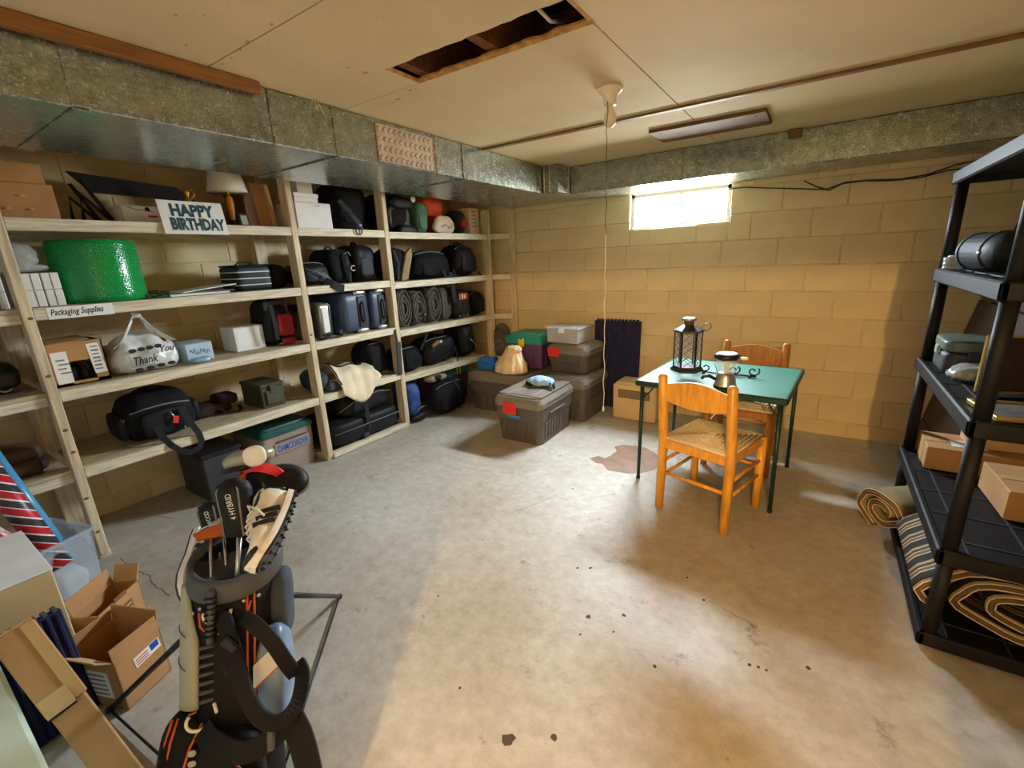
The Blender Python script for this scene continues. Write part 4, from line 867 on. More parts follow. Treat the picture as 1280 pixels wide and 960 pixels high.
t = thing('dark_bundle', 'dark red patterned bundle between jacket and pale carton', 'bundle', (-3.06, 3.755, za), PI/2); MB().soft((0, 0.12, 0.12), (0.11, 0.22, 0.24), 3, 0.015, 11, 10, 88).build('bundle_cloth', 'maroon', t); MB().soft((0.0, 0.0, 0.10), (0.07, 0.04, 0.09), 2.5, 0.008, 14, 7, 89).build('tassel', 'red_fabric', t); t.name = 'cloth_bundle'
t = thing('pale_carton', 'pale printed carton at the end of the top shelf', 'carton', (-3.04, 3.905, za), PI/2); carton(t, 0.15, 0.22, 0.255, 'heater_beige', False)
n = MB()
for k in range(5): n.box((-0.01, -0.001, 0.22-0.036*k), (0.09-0.01*(k % 2), 0.001, 0.010))
n.build('printing', 'ink_grey', t)
# second shelf
t = thing('leather_bag', 'tan and black leather bag leaning beside the post', 'bag', (-3.12, 2.93, zb_), PI/2)
MB().soft((0, 0.16, 0.15), (0.22, 0.30, 0.30), 3.5, 0.014, 9, 12, 90).build('bag_body', 'black_fabric', t)
MB().prism([(-0.06, 0.0), (0.02, 0.01), (0.10, 0.22), (0.09, 0.28), (0.03, 0.24)], 0.03, TR(0.01, -0.018, 0.005)).build('leather_panel', 'tan_leather', t); strap(t, [(-.09, -.0, .27), (-.06, -.015, .15), (-.08, -.012, .02)])
t = bag('long_bag', 'long black equipment bag lying on the second shelf', 'bag', (-3.10, 3.35, zb_), (0.52, 0.32, 0.26), 'black_fabric', 3, 0.018, 91, sag=0.18)
for dx in (0.05, 0.20): strap(t, [(dx, -0.03, 0.08), (dx+.01, -0.045, 0.01), (dx+.02, -0.05, -0.07), (dx+.06, -0.05, -0.05), (dx+.05, -.045, 0.02)], 0.022)
strap(t, [(0.15, -0.03, 0.05), (0.155, -0.05, 0.0), (0.155, -0.05, -0.16), (0.16, -0.05, -0.25)], 0.055, 0.006, name='wide_strap')
t = bag('backpack', 'black rounded backpack at the far end of the second shelf', 'backpack', (-3.05, 3.80, zb_), (0.33, 0.34, 0.32), 'black_nylon', 2.8, 0.014, 92)
MB().tube(arc((-0.14, 0.05, 0.26), (-0.02, 0.05, 0.28), 0.05), 0.006, 6).build('carry_loop', 'webbing', t)
strap(t, [(0.10, -.02, .04), (.12, -.04, 0.0), (.17, -.055, -.06)], 0.016)
# third shelf: three ribbed grey cases, a bag with an orange badge
for i, (yy, ww, hh, lab_) in enumerate(((2.875, 0.17, 0.37, 'ribbed taupe padded case right next to the post'), (3.06, 0.17, 0.34, 'ribbed taupe padded case between two others'), (3.27, 0.19, 0.365, 'ribbed taupe padded case next to the smooth one'))):
    t = thing('padded_case', lab_, 'case', (-3.11, yy, zc), PI/2, 'ribbed padded cases on the third shelf')
    MB().soft((0, 0.17, hh/2), (ww, 0.34, hh), 3.6, 0.006, 8, 11, 95+i).build('case_body', 'taupe_fabric', t)
    for k in range(3):
        a = 0.95-0.28*k
        MB().tube([(math.cos(q)*ww*0.46*a, -0.004+0.020*(1-a)*0-0.010*(1-abs(math.sin(q))*0.2), hh/2+math.sin(q)*hh*0.46*a) for q in [j*2*PI/20 for j in range(20)]], 0.007, 6, closed=True).build('rib', 'grey_fabric', t)
    MB().tube(arc((0, -0.012, hh*0.38), (0, -0.012, hh*0.62), 0.028, 6, (0, -1, 0)), 0.007, 6).build('handle', 'webbing', t)
    if i == 1: strap(t, [(0.02, -0.02, hh*.5), (0.05, -0.03, hh*.3), (0.03, -0.032, hh*.12)], 0.02); MB().box((.045, -.036, hh*.3), (.03, .006, .012), .002).build('clip', 'silver', t)
t = thing('padded_case', 'smooth taupe padded case beside the black badge bag', 'case', (-3.10, 3.445, zc), PI/2, 'ribbed padded cases on the third shelf'); MB().soft((0, 0.16, 0.17), (0.14, 0.32, 0.34), 5, 0.006, 8, 10, 99).build('case_body', 'taupe_fabric', t); MB().tube([(-.05, -.002, .06), (-.05, -.006, .28), (.05, -.006, .28), (.05, -.002, .06)], 0.004, 5).build('zipper', 'ink_grey', t)
t = bag('badge_bag', 'black bag with an orange and white badge, third shelf', 'bag', (-3.05, 3.66, zc), (0.26, 0.32, 0.30), 'black_nylon', 4.5, 0.010, 100, pocket=False)
b = MB().box((-0.02, -0.008, 0.225), (0.13, 0.008, 0.062), 0.002).build('badge', 'orange_cloth', t); MB().lathe([(0.026, 0), (0.024, .002)], 12, FRONT(-0.02, -0.0125, 0.225)).build('badge_emblem', 'white_card', b); MB().box((-0.02, -0.013, 0.225), (0.012, 0.004, 0.05)).build('badge_bar', 'ink', b)
for x in (-0.09, -0.03, 0.03): MB().box((x, -0.01, 0.03), (0.03, 0.008, 0.012), 0.002).build('reflective_patch', 'silver', t)
t = bag('backpack', 'black bag with white flecked trim behind the end post', 'bag', (-3.02, 3.905, zc), (0.19, 0.32, 0.26), 'black_fabric', 3, 0.014, 101, handle=False, straps=0)
for k in range(4): MB().box((0.06, -0.016, 0.06+0.035*k), (0.016, 0.006, 0.016), 0.002, RY(0.5)).build('trim_fleck', 'silver', t)
# fourth shelf
t = bag('duffel_bag', 'small black bag beside the post on the lowest shelf', 'bag', (-3.10, 2.94, zd), (0.28, 0.32, 0.24), 'black_fabric', 3, 0.018, 103)
MB().tube([(0.08, -.01, .20), (.12, -.03, .28), (.16, -.04, .36), (.17, -.04, .42)], 0, flat=(0.03, .005), up=(0, -1, 0)).build('strap', 'webbing', t)
t = bag('gear_bag', 'long dark brown-black gear bag on the lowest shelf', 'bag', (-3.09, 3.35, zd), (0.46, 0.34, 0.27), 'black_nylon', 3, 0.024, 104)
MB().box((-0.14, -0.012, 0.225), (0.10, 0.03, 0.03), 0.006, RY(-0.35)).build('tan_flap', 'tan_leather', t); MB().box((-0.07, -0.022, 0.235), (0.035, 0.012, 0.025), 0.004).build('tan_patch', 'cream_cloth', t); MB().tube([(0.06, -.03, .03), (.08, -.05, 0.0), (.10, -.05, .02)], 0.006, 6).build('strap_end', 'cream_cloth', t); strap(t, [(.12, -.03, .16), (.125, -.055, .02), (.125, -.055, -.18)], 0.014)
t = bag('tripod_bag', 'black bag with a silver tube end, end of lowest shelf', 'bag', (-3.05, 3.72, zd), (0.23, 0.32, 0.36), 'black_nylon', 3.5, 0.016, 105)
MB().tube([(-0.04, -0.03, 0.20), (0.06, -0.035, 0.11)], 0.006, 6).build('silver_tube', 'silver', t)
# floor of the third bay
t = thing('blue_jacket', 'shiny blue jacket crumpled on the floor beside the post', 'jacket', (-3.08, 2.90, 0.001), PI/2)
MB().soft((0, 0.15, 0.20), (0.19, 0.28, 0.40), 3, 0.022, 10, 14, 110).build('jacket_cloth', 'blue_jacket', t); MB().soft((0.0, 0.02, 0.04), (0.18, 0.1, 0.08), 3, 0.01, 10, 8, 111).build('hem', 'black_nylon', t); MB().tube([(-.03, -.03, .13), (.02, -.04, .15), (.06, -.03, .14)], 0.005, 5).build('reflective_trim', 'silver', t)
t = bag('duffel_bag', 'large slumped black bag on the floor below the lowest shelf', 'bag', (-2.93, 3.265, 0.001), (0.50, 0.21, 0.33), 'black_fabric', 2.7, 0.020, 112, n=14)
strap(t, [(0.02, 0.02, 0.33), (0.05, -0.03, 0.22), (0.02, -0.04, 0.05)], 0.02)
t = thing('camo_cloth', 'folded khaki cloth on top of the slumped black bag', 'cloth', (-3.10, 3.15, 0.348), PI/2); MB().soft((0, -0.03, 0.03), (0.26, 0.14, 0.06), 3, 0.012, 12, 10, 113).build('cloth', mat('khaki', '#8c8266', 0.9, var=0.4, vs_=14), t); MB().soft((-.02, -.09, .04), (.09, .05, .05), 2.5, .006, 14, 7, 3).build('sleeve', 'black_nylon', t); t.name = 'khaki_cloth'
t = thing('storage_tote', 'purple tote with teal lid tucked below the lowest shelf', 'tote', (-3.16, 3.58, 0.001), PI/2); tote(t, 0.42, 0.42, 0.40, 'tote_purple', 'lid_teal', 0.09, 0.92, 0); MB().box((0.03, -0.010, 0.335), (0.06, 0.02, 0.075), 0.006).build('latch', 'latch_yellow', t)

# ================================================================ totes stacked in the corner
def action_tote(t, w_, d, h, lite=False):
    # heavy grey storage tote: ribbed tub, overhanging moulded lid, side handles
    b, l = tote(t, w_, d, h, 'tote_grey', 'tote_lid_lit', 0.085, 0.90, 7, r=0.045)
    MB().box((0, d/2, h+0.001), (w_*0.50, d*0.80, 0.008), 0.003).build('lid_panel', 'tote_lid_lit', t)
    for s in (-1, 1):
        MB().box((s*(w_/2+0.006), d*0.45, h-0.15), (0.014, d*0.42, 0.020), 0.005).build('side_handle', 'tote_grey', t)
        MB().box((s*(w_/2+0.004), d*0.45, h-0.055), (0.012, d*0.55, 0.012), 0.003).build('lid_groove', 'charcoal', t)
    MB().box((0, -0.006, h-0.060), (w_*0.34, 0.016, 0.05), 0.005).build('front_latch', 'tote_lid_lit', t)
    return t
def red_tag(t, x, y, z_, wd=0.125, hh=0.095, mark=True):
    g = MB().box((x, y, z_), (wd, 0.003, hh), 0, RX(0.04)).build('red_tag', 'tag_red', t)
    if mark:
        n = MB()
        for k in range(3):
            for a in (0.7, -0.7): n.box((x-wd*0.28+wd*0.28*k, y-0.0025, z_), (0.005, 0.001, hh*0.55), 0, RY(a))
        n.build('tag_scrawl', 'ink_red', g)
t = thing('storage_tote', 'grey tote with red tag and blue tape standing before the others', 'tote', (-1.935, 2.89, 0.001), 0.02); action_tote(t, 0.44, 0.62, 0.40)
red_tag(t, -0.06, -0.020, 0.30); MB().box((-0.02, -0.014, 0.235), (0.12, 0.003, 0.022), 0, RX(0.05)).build('tape_strip', 'tape_blue', t)
for k, (x0, x1) in enumerate(((-0.205, -0.115), (0.115, 0.205))): MB().box(((x0+x1)/2, 0.32, 0.403), (x1-x0, 0.54, 0.006), 0.002).build('lid_rim', 'silver' if 0 else 'tote_lid_lit', t)
t = thing('storage_tote', 'wide grey tote against the shelving carrying the purple tote', 'tote', (-2.54, 3.44, 0.001), 0.02); action_tote(t, 0.70, 0.70, 0.40)
t = thing('storage_tote', 'grey tote carrying the smaller grey tote beside the foam mat', 'tote', (-1.865, 3.55, 0.001), 0.0); action_tote(t, 0.47, 0.53, 0.41)
t = thing('storage_tote', 'smaller grey tote with red tag under the clear bin', 'tote', (-1.90, 3.70, 0.424), -0.05); action_tote(t, 0.42, 0.40, 0.26); red_tag(t, -0.12, -0.022, 0.19, 0.12, 0.085)
t = thing('clear_bin', 'clear plastic bin with latches topmost on the tote stack', 'bin', (-1.95, 3.72, 0.697), -0.06); t.name = 'clear_bin'
w_, d, h = 0.34, 0.30, 0.13
n = MB().box((0, d/2, 0.003), (w_*.92, d*.92, .006)).box((0, 0.008, h/2), (w_*.95, .006, h), 0, RX(.06)).box((0, d-.008, h/2), (w_*.95, .006, h), 0, RX(-.06)).box((-w_/2+.01, d/2, h/2), (.006, d*.95, h), 0, RY(-.06)).box((w_/2-.01, d/2, h/2), (.006, d*.95, h), 0, RY(.06)); n.build('bin_body', 'clear_grey', t)
MB().box((0, d/2, h+0.008), (w_+.02, d+.02, 0.018), 0.006).build('lid', 'clear_grey', t); MB().box((0.0, -0.012, h-.012), (0.06, 0.012, 0.04), 0.004).build('latch', 'white_card', t)
MB().soft((0, d/2, .045), (w_*.7, d*.7, .075), 4, .01, 14, 8, 3).build('contents', 'ink_grey', t); MB().soft((-.02, .02, .05), (.07, .02, .06), 3, .004, 20, 6, 4).build('dark_contents', 'black_plastic', t)
t = thing('storage_tote', 'purple tote with teal lid and yellow latch on the wide tote', 'tote', (-2.38, 3.71, 0.424), 0.0)
tote(t, 0.42, 0.40, 0.33, 'tote_purple', 'lid_teal', 0.085, 0.93, 4); MB().box((-0.01, -0.012, 0.255), (0.065, 0.020, 0.085), 0.008).build('latch', 'latch_yellow', t); MB().box((-0.01, -0.022, 0.295), (0.03, 0.012, 0.016), 0.003).build('latch_hook', 'charcoal', t)
t = thing('carrier_bag', 'knotted cream plastic bag on the wide grey tote', 'bag', (-2.42, 3.55, 0.413), 0.0)
def cone(seed): return [(0.15, 0.0), (0.175, 0.012), (0.172, 0.04), (0.155, 0.08), (0.132, 0.12), (0.108, 0.155), (0.088, 0.185), (0.080, 0.21), (0.082, 0.232), (0.06, 0.255), (0.015, 0.262)]
n = MB(); prof = cone(0); N = 44; vs_ = []
for i, (r, z_) in enumerate(prof):
    for j in range(N):
        a = 2*PI*j/N; rr = r*(1+0.16*noise.noise(Vector((math.cos(a)*3, math.sin(a)*3, z_*14)))+0.10*noise.noise(Vector((math.cos(a)*8, math.sin(a)*8, z_*6)))+0.05*math.sin(a*11+z_*9)); vs_.append((rr*math.cos(a)+0.20*z_*z_*3, 0.0+rr*0.72*math.sin(a), z_+(0.012*noise.noise(Vector((a*2, z_*20, 1))) if 0 < i else 0)))
n.add(vs_, [[i*N+j, i*N+(j+1) % N, (i+1)*N+(j+1) % N, (i+1)*N+j] for i in range(len(prof)-1) for j in range(N)]+[list(range(N))[::-1], [(len(prof)-1)*N+j for j in range(N)]], smooth=True)
n.build('bag_body', mat('cream_poly', '#ecd3a8', 0.4, var=0.15, vs_=6), t); MB().soft((0.075, 0.0, 0.225), (0.10, 0.07, 0.06), 2.4, 0.012, 20, 8, 5, flatbot=False).build('knot', 'cream_poly', t)
t = thing('blue_case', 'small bright blue plastic case on the wide grey tote', 'case', (-2.72, 3.52, 0.413), 0.15); MB().box((0, 0.07, 0.03), (0.17, 0.14, 0.06), 0.006).build('base', 'blue_plastic', t); MB().prism([(-.085, .062), (.085, .062), (.075, .105), (-.075, .105)], 0.13, TR(0, .005, 0)).build('lid', 'blue_plastic', t); MB().box((0, -0.004, 0.062), (0.03, 0.008, 0.022), 0.002).build('latch', 'blue_plastic', t); t.name = 'plastic_case'
t = thing('glove_pair', 'pale blue and black work gloves on the tagged grey tote', 'gloves', (-1.91, 3.24, 0.412), 0.2); t.name = 'work_gloves'
MB().soft((0.0, 0.0, 0.035), (0.24, 0.13, 0.07), 2.4, 0.018, 13, 12, 120).build('glove', mat('glove_blue', '#9cc4e4', 0.75, var=0.35, vs_=13, bump=0.4, bs=25), t)
for k in range(4): MB().tube([(0.06+0.02*k, -0.03, 0.03), (0.10+0.015*k, -0.05-0.012*k, 0.035), (0.12+0.012*k, -0.075-0.012*k, 0.016)], [0.015, 0.014, 0.011], 8).build('finger', 'black_nylon' if k % 2 else 'glove_blue', t)
MB().soft((-0.09, 0.0, 0.022), (0.10, 0.10, 0.044), 2.6, 0.008, 14, 8, 121).build('cuff', 'black_nylon', t)
t = thing('foam_mat', 'tall navy ribbed foam mat leaning on the back wall', 'foam mat', (-1.58, 4.10, 0.001), 0.0)
ff = RX(-0.06)
MB().box((0, 0.05, 0.43), (0.46, 0.035, 0.86), 0.004, RX(-0.06)).build('mat_sheet', 'foam_navy', t)
n = MB()
for k in range(15): n.box((-0.21+0.03*k, 0.030, 0.43), (0.016, 0.012, 0.85), 0.003, RX(-0.06))
n.build('rib', 'foam_navy', t)
n = MB()
for k in range(12): n.box((-0.20+0.036*k, 0.075, 0.865), (0.018, 0.03, 0.018), 0.002)
n.build('interlock_tooth', 'foam_navy', t)
t = thing('grey_backpack', 'grey backpack leaning on the end post above the wide tote', 'backpack', (-2.84, 3.97, 0.42), 0.2); MB().soft((0, 0.07, 0.19), (0.20, 0.15, 0.38), 2.8, 0.014, 8, 12, 123, taper=0.2).build('bag_body', 'grey_fabric', t); MB().soft((0.0, -0.01, 0.14), (0.13, 0.05, 0.18), 3, 0.008, 9, 8, 124, flatbot=False).build('pocket', 'grey_fabric', t); MB().tube([(-.07, -.01, .30), (0, -.02, .34), (.07, -.01, .28)], .004, 5).build('zipper', 'ink', t); t.name = 'backpack'
MB().soft((0.02, -.02, .02), (.12, .05, .04), 3, .006, 14, 7, 5).build('waist_pad', 'cream_cloth', t)
t = thing('space_heater', 'beige boxy heater with a slotted grille by the table', 'heater', (-1.285, 3.83, 0.001), -0.02)
MB().box((0, 0.13, 0.165), (0.40, 0.26, 0.33), 0.012).build('housing', 'heater_beige', t); MB().box((0, 0.13, 0.335), (0.36, 0.22, 0.025), 0.008).build('top_tray', 'heater_beige', t)
n = MB()
for k in range(16): n.box((-0.125+0.0168*k, -0.003, 0.245), (0.010, 0.008, 0.065), 0.001)
n.build('grille_slot', 'grille', t); MB().box((0, -0.001, 0.245), (0.29, 0.006, 0.08), 0.002).build('grille_frame', mat('grille_back', '#6e5c3e', 0.7), t)
n = MB()
for k in range(60): n.box((random.uniform(-.05, .16), random.uniform(.04, .22), 0.352+random.uniform(0, .02)), (random.uniform(.012, .03), .008, .003), 0, RZ(random.uniform(0, 6)) @ RX(random.uniform(-.6, .6)))
o = n.build('wood_shavings', 'shaving', t); o['kind'] = 'stuff'

# ================================================================ card table
TA = math.atan2(2.674-2.729, -0.058+0.893)
tb = thing('card_table', 'square green-topped folding card table with dark green metal legs', 'table', ((-0.893-0.035)/2, (2.729+3.454)/2, 0.0), TA)
TW, TD, TZ = 0.845, 0.765, 0.695
MB().box((0, 0, TZ-0.008), (TW-0.02, TD-0.02, 0.016), 0.005).build('table_top', 'table_green', tb)
n = MB()
for s in (-1, 1): n.box((0, s*(TD/2-.008), TZ-.018), (TW, .02, .036), .007).box((s*(TW/2-.008), 0, TZ-.018), (.02, TD, .036), .007)
n.build('edge_frame', 'table_metal', tb)
for sx in (-1, 1):
    for sy in (-1, 1):
        x, y = sx*(TW/2-0.035), sy*(TD/2-0.035)
        lg = MB().tube([(x, y, TZ-0.03), (x+sx*0.008, y, 0.012)], [0.013, 0.011], 10).build('leg', 'table_metal', tb); MB().lathe([(0.013, 0), (0.014, .012), (.012, .02)], 10, TR(x+sx*0.008, y, 0.0)).build('rubber_foot', 'black_plastic', lg)
        MB().tube([(x+sx*.001, y, TZ-.13), (x-sx*.05, y-sy*.02, TZ-.07), (x-sx*.075, y-sy*.03, TZ-.03)], 0.005, 6).build('brace', 'table_metal', lg)

# ================================================================ rush-seated ladder chairs
def chair(loc, rz, label, wood):
    t = thing('wooden_chair', label, 'chair', loc, rz, 'rush-seated wooden chairs at the card table'); W, D, HS, HB = 0.39, 0.40, 0.445, 0.83
    for s in (-1, 1):
        MB().tube([(s*W/2, -D/2, 0), (s*W/2, -D/2+0.01, HS), (s*(W/2-0.004), -D/2-0.03, HB-0.012), (s*(W/2-.004), -D/2-.031, HB)], [0.024, 0.027, 0.025, 0.014], 12).build('back_post', wood, t)
        MB().tube([(s*(W/2), D/2, 0), (s*W/2, D/2, HS-0.005)], [0.022, 0.026], 12).build('leg', wood, t)
        for z_ in (0.20, 0.29): MB().tube([(s*W/2, -D/2+.01, z_), (s*W/2, D/2, z_+0.01)], 0.010, 8).build('side_stretcher', wood, t)
        MB().box((s*(W/2), 0, HS-0.030), (0.026, D-.02, 0.045), 0.006).build('side_rail', wood, t)
    MB().box((0, -D/2+.01, HS-.035), (W, .024, .055), .006).build('seat_rail', wood, t); MB().box((0, D/2, HS-.03), (W, .024, .045), .006).build('seat_rail', wood, t)
    MB().tube([(-W/2, -D/2+.004, 0.23), (W/2, -D/2+.004, 0.23)], 0.011, 8).build('stretcher', wood, t); MB().tube([(-W/2, D/2, 0.26), (W/2, D/2, 0.26)], 0.011, 8).build('stretcher', wood, t)
    # broad crest board with a dipped upper edge
    up = [(-W/2+0.008+(W-0.016)*i/16) for i in range(17)]
    crest = [(x, 0.795-0.014*math.cos(x/W*2*PI)*-1-0.02*(x/W)**2) for x in up]+[(x, 0.660+0.028*(2*x/W)**2) for x in up[::-1]]
    MB().prism(crest, 0.016, TR(0, -D/2-0.030, 0)).build('crest_board', wood, t)
    # woven rush seat: four triangles of cord meeting in the middle
    n = MB(); K = 9; 
    for i in range(K):
        f = 1-i/K; hw, hd = (W/2-.004)*f, (D/2-.004)*f; zz = HS+0.003+0.010*math.sin(PI*(1-f)*0.7)
        n.tube([(-hw, -hd, zz), (hw, -hd, zz), (hw, hd, zz), (-hw, hd, zz)], 0.0105, 6, closed=True)
    n.build('rush_cord', 'rush', t); MB().box((0, 0, HS-.004), (W-.02, D-.02, .012), .004).build('seat_pad', 'rush', t)
    return t
c1 = Vector(((-0.277-0.66)/2, (2.37+2.482)/2, 0)); a1 = math.atan2(2.37-2.482, -0.277+0.66); off = Vector((-math.sin(a1), math.cos(a1), 0))*0.20
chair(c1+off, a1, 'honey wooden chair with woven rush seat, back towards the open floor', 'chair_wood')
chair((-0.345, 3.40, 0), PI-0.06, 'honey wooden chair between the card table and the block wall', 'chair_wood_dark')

# ================================================================ on the card table
zt = TZ+0.001
p = PZ(858, 462, zt)
t = thing('candle_lantern', 'tall black hexagonal glass candle lantern on the green table', 'lantern', (p.x, p.y, zt), 0.3)
hexa = lambda r, z_: [(r*math.cos(k*PI/3), r*math.sin(k*PI/3), z_) for k in range(6)]
def hexp(levels, m, name):
    vs = [q for r, z_ in levels for q in hexa(r, z_)]; MB().add(vs, [[i*6+j, i*6+(j+1) % 6, (i+1)*6+(j+1) % 6, (i+1)*6+j] for i in range(len(levels)-1) for j in range(6)]+[list(range(6))[::-1], [(len(levels)-1)*6+j for j in range(6)]]).build(name, m, t)
hexp([(0.088, 0.0), (0.088, 0.010), (0.078, 0.018), (0.074, 0.026)], 'black_plastic', 'base')
hexp([(0.074, 0.222), (0.086, 0.228), (0.084, 0.234), (0.034, 0.262), (0.030, 0.264)], 'black_plastic', 'roof')
MB().lathe([(0.026, .262), (.026, .285), (.038, .288), (.040, .298), (.030, .304)], 16).build('chimney_cap', 'silver', t)
for k in range(6):
    a = k*PI/3; MB().box((0.072*math.cos(a), 0.072*math.sin(a), 0.124), (0.008, 0.008, 0.20), 0, RZ(a)).build('frame_bar', 'black_plastic', t)
    A, B = Vector((0.071*math.cos(a), 0.071*math.sin(a), 0)), Vector((0.071*math.cos(a+PI/3), 0.071*math.sin(a+PI/3), 0)); n = MB()
    for s in range(5):
        z0, z1_ = 0.03+s*.0385, 0.03+(s+1)*.0385; n.tube([A.lerp(B, .15)+Vector((0, 0, z0)), A.lerp(B, .85)+Vector((0, 0, z1_))], 0.0013, 4); n.tube([A.lerp(B, .85)+Vector((0, 0, z0)), A.lerp(B, .15)+Vector((0, 0, z1_))], 0.0013, 4)
    n.build('wire_lattice', 'black_plastic', t)
    c = (A+B)/2*0.98; MB().box((c.x, c.y, 0.124), (0.002, 0.062, 0.192), 0, RZ(a+PI/6)).build('glass_pane', 'glass', t)
MB().tube([(0.062, 0.0, .245), (0.095, 0, .275), (0.11, 0, .268), (0.115, 0.0, .248), (0.09, 0.0, .225)], 0.0022, 6).build('carry_handle', 'dark_metal', t)
t.scale = (1.2, 1.2, 1.17)
p = PZ(906, 483, zt)
t = thing('camping_lantern', 'silver battery camping lantern with black lamp head on the table', 'lantern', (p.x, p.y, zt), 0.2)
MB().lathe([(0.060, 0), (0.062, .012), (.058, .02), (.054, .05), (.046, .075), (.040, .085)], 24).build('base', 'silver', t); MB().lathe([(0.064, 0), (0.064, .010)], 24).build('base_ring', 'black_plastic', t)
MB().lathe([(0.038, .085), (.050, .13), (.056, .165)], 24).build('globe', 'lens', t); MB().lathe([(0.013, .083), (.013, .165)], 10).build('lamp_tube', 'porcelain', t)
MB().lathe([(0.062, .165), (.070, .170), (.072, .190), (.060, .198), (.040, .199)], 6, RZ(.2)).build('lamp_head', 'black_plastic', t); MB().lathe([(0.056, .198), (.054, .2005)], 20).build('solar_cap', 'white_card', t)
for s in (-1, 1): MB().tube([(s*.045, 0, .085), (s*.062, 0, .125), (s*.064, 0, .165)], 0.003, 5).build('guard_wire', 'silver', t)
MB().soft((0.088, 0.0, .172), (0.045, .04, .016), 3, 0, 6, 6, flatbot=False).build('hinge_tab', 'porcelain', t)
MB().tube([(-.055, -.01, .045), (-.09, -.02, .065), (-.12, -.03, .062), (-.13, -.032, .048)], 0.010, 8).build('crank_handle', 'black_plastic', t)
p = PZ(905, 470, zt)
t = thing('iron_trivet', 'black wrought iron scrollwork stand behind the camping lantern', 'iron stand', (p.x, p.y+0.03, zt), 0.0)
MB().tube([(-0.14, 0.01, 0.008), (-.05, 0.0, .008), (.05, .0, .008), (.18, .0, .008)], 0.006, 6).build('bar', 'dark_metal', t)
for s, x in ((1, .16), (-1, -.12), (1, .05)): MB().tube([(x+s*(0.008+.030*(i/14))*math.cos(i*.5), 0.0, .040+(0.008+.024*(i/14))*math.sin(i*.5)) for i in range(15)], 0.005, 6).build('scroll', 'dark_metal', t)
for x in (-.13, .14): MB().tube([(x, -.03, .004), (x, .0, .010), (x, .03, .004)], 0.005, 6).build('foot', 'dark_metal', t)

# ================================================================ black plastic rack on the right
RX0, RX1, RY0, RY1 = 0.455, 0.955, 1.96, 3.02
RZS = [0.060, 0.415, 0.900, 1.340, 1.768]
rk = thing('plastic_rack', 'black plastic shelving rack with five deep shelves', 'rack', (RX0, (RY0+RY1)/2, 0))
cy = (RY0+RY1)/2
for i, z_ in enumerate(RZS):
    th = 0.060 if 0 < i < 4 else 0.055; w_, l_ = RX1-RX0, RY1-RY0
    s = MB().box((w_/2, 0, z_-0.010), (w_-.02, l_-.02, 0.014), 0.002).build('shelf_deck', 'rack_plastic', rk)
    n = MB()
    for sy in (-1, 1): n.box((w_/2, sy*(l_/2-.012), z_-th/2+.004), (w_, .024, th), .006)
    for sx in (0, 1): n.box((sx*w_+(0.012 if sx == 0 else -.012), 0, z_-th/2+.004), (.024, l_, th), .006)
    n.build('shelf_rim', 'rack_plastic', s)
    n = MB()
    for k in range(5): n.box((w_/2, -l_/2+l_*(k+.5)/5, z_-0.0015), (w_-.05, .006, .004))
    for k in range(3): n.box((w_*(k+.5)/3, 0, z_-0.0015), (.006, l_-.05, .004))
    n.build('deck_groove', 'charcoal', s)
for sx in (0, 1):
    for sy in (-1, 1):
        for a, b in zip(RZS, RZS[1:]):
            MB().cyl((0.035 if sx == 0 else w_-.035, sy*(l_/2-.035), a), (0.035 if sx == 0 else w_-.035, sy*(l_/2-.035), b-.05), 0.024, n=14).build('post', 'rack_plastic', rk)
def rack_thing(name, label, cat, x, y, lv, rz=0.0): return thing(name, label, cat, (x, y, RZS[lv]+0.001), rz)
# second shelf from the top
t = rack_thing('tube_case', 'fat black padded cylinder case on the rack', 'case', 0.555, 2.79, 3, -1.35)
MB().tube([(0, 0, 0.078), (0.36, 0, 0.078)], 0.076, 24).build('case_body', 'black_nylon', t)
MB().tube([(-0.006, 0, 0.078), (0.012, 0, 0.078)], 0.079, 24).build('end_cap', 'charcoal', t)
MB().tube([(0.17, -0.077*math.cos(a), 0.078+0.077*math.sin(a)) for a in [i*2*PI/20 for i in range(20)]], 0.0045, 5, closed=True).build('seam', 'charcoal', t); MB().box((0.17, -0.078, 0.078), (.02, .006, .012), .002).build('stud', 'silver', t)
t = rack_thing('wall_bracket', 'pale ribbed plastic spool in front of the cylinder case', 'spool', 0.500, 2.915, 3); t.name = 'plastic_spool'
MB().lathe([(0.035, 0), (0.035, .012), (.031, .015), (.035, .018), (.035, .032), (.031, .035), (.035, .038), (.035, .055)], 16).build('spool_body', 'clear_grey', t); MB().lathe([(.022, .055), (.02, .062)], 12).build('spool_cap', 'white_card', t)
t = rack_thing('camera_tripod', 'folded black tripod with chrome clamps on the rack', 'tripod', 0.76, 2.33, 3, 0.1)
for k, (y, z_) in enumerate(((0.0, .03), (.06, .03), (.03, .075))): MB().tube([(-.12, y-.02, z_), (.22, y+.03, z_+.01)], 0.017, 10).build('leg', 'black_plastic', t); MB().tube([(-.02, y-.005, z_), (.01, y, z_)], 0.021, 10).build('clamp', 'chrome', t)
MB().soft((-.15, 0.01, .10), (.10, .09, .20), 4, .004, 9, 8, 3).build('head', 'black_plastic', t); MB().tube([(-.15, 0, .18), (-.10, -.02, .235), (0.05, -.02, .27)], 0.009, 8).build('pan_handle', 'black_plastic', t)
MB().prism([(-.10, .13), (.06, .19), (.03, .16), (-.05, .12)], 0.02, TR(0, .06, 0)).build('plate', 'silver', t); MB().tube([(-.03, -.03, .12), (.10, -.02, .15), (.2, 0, .16)], 0.012, 8).build('brace', 'black_plastic', t)
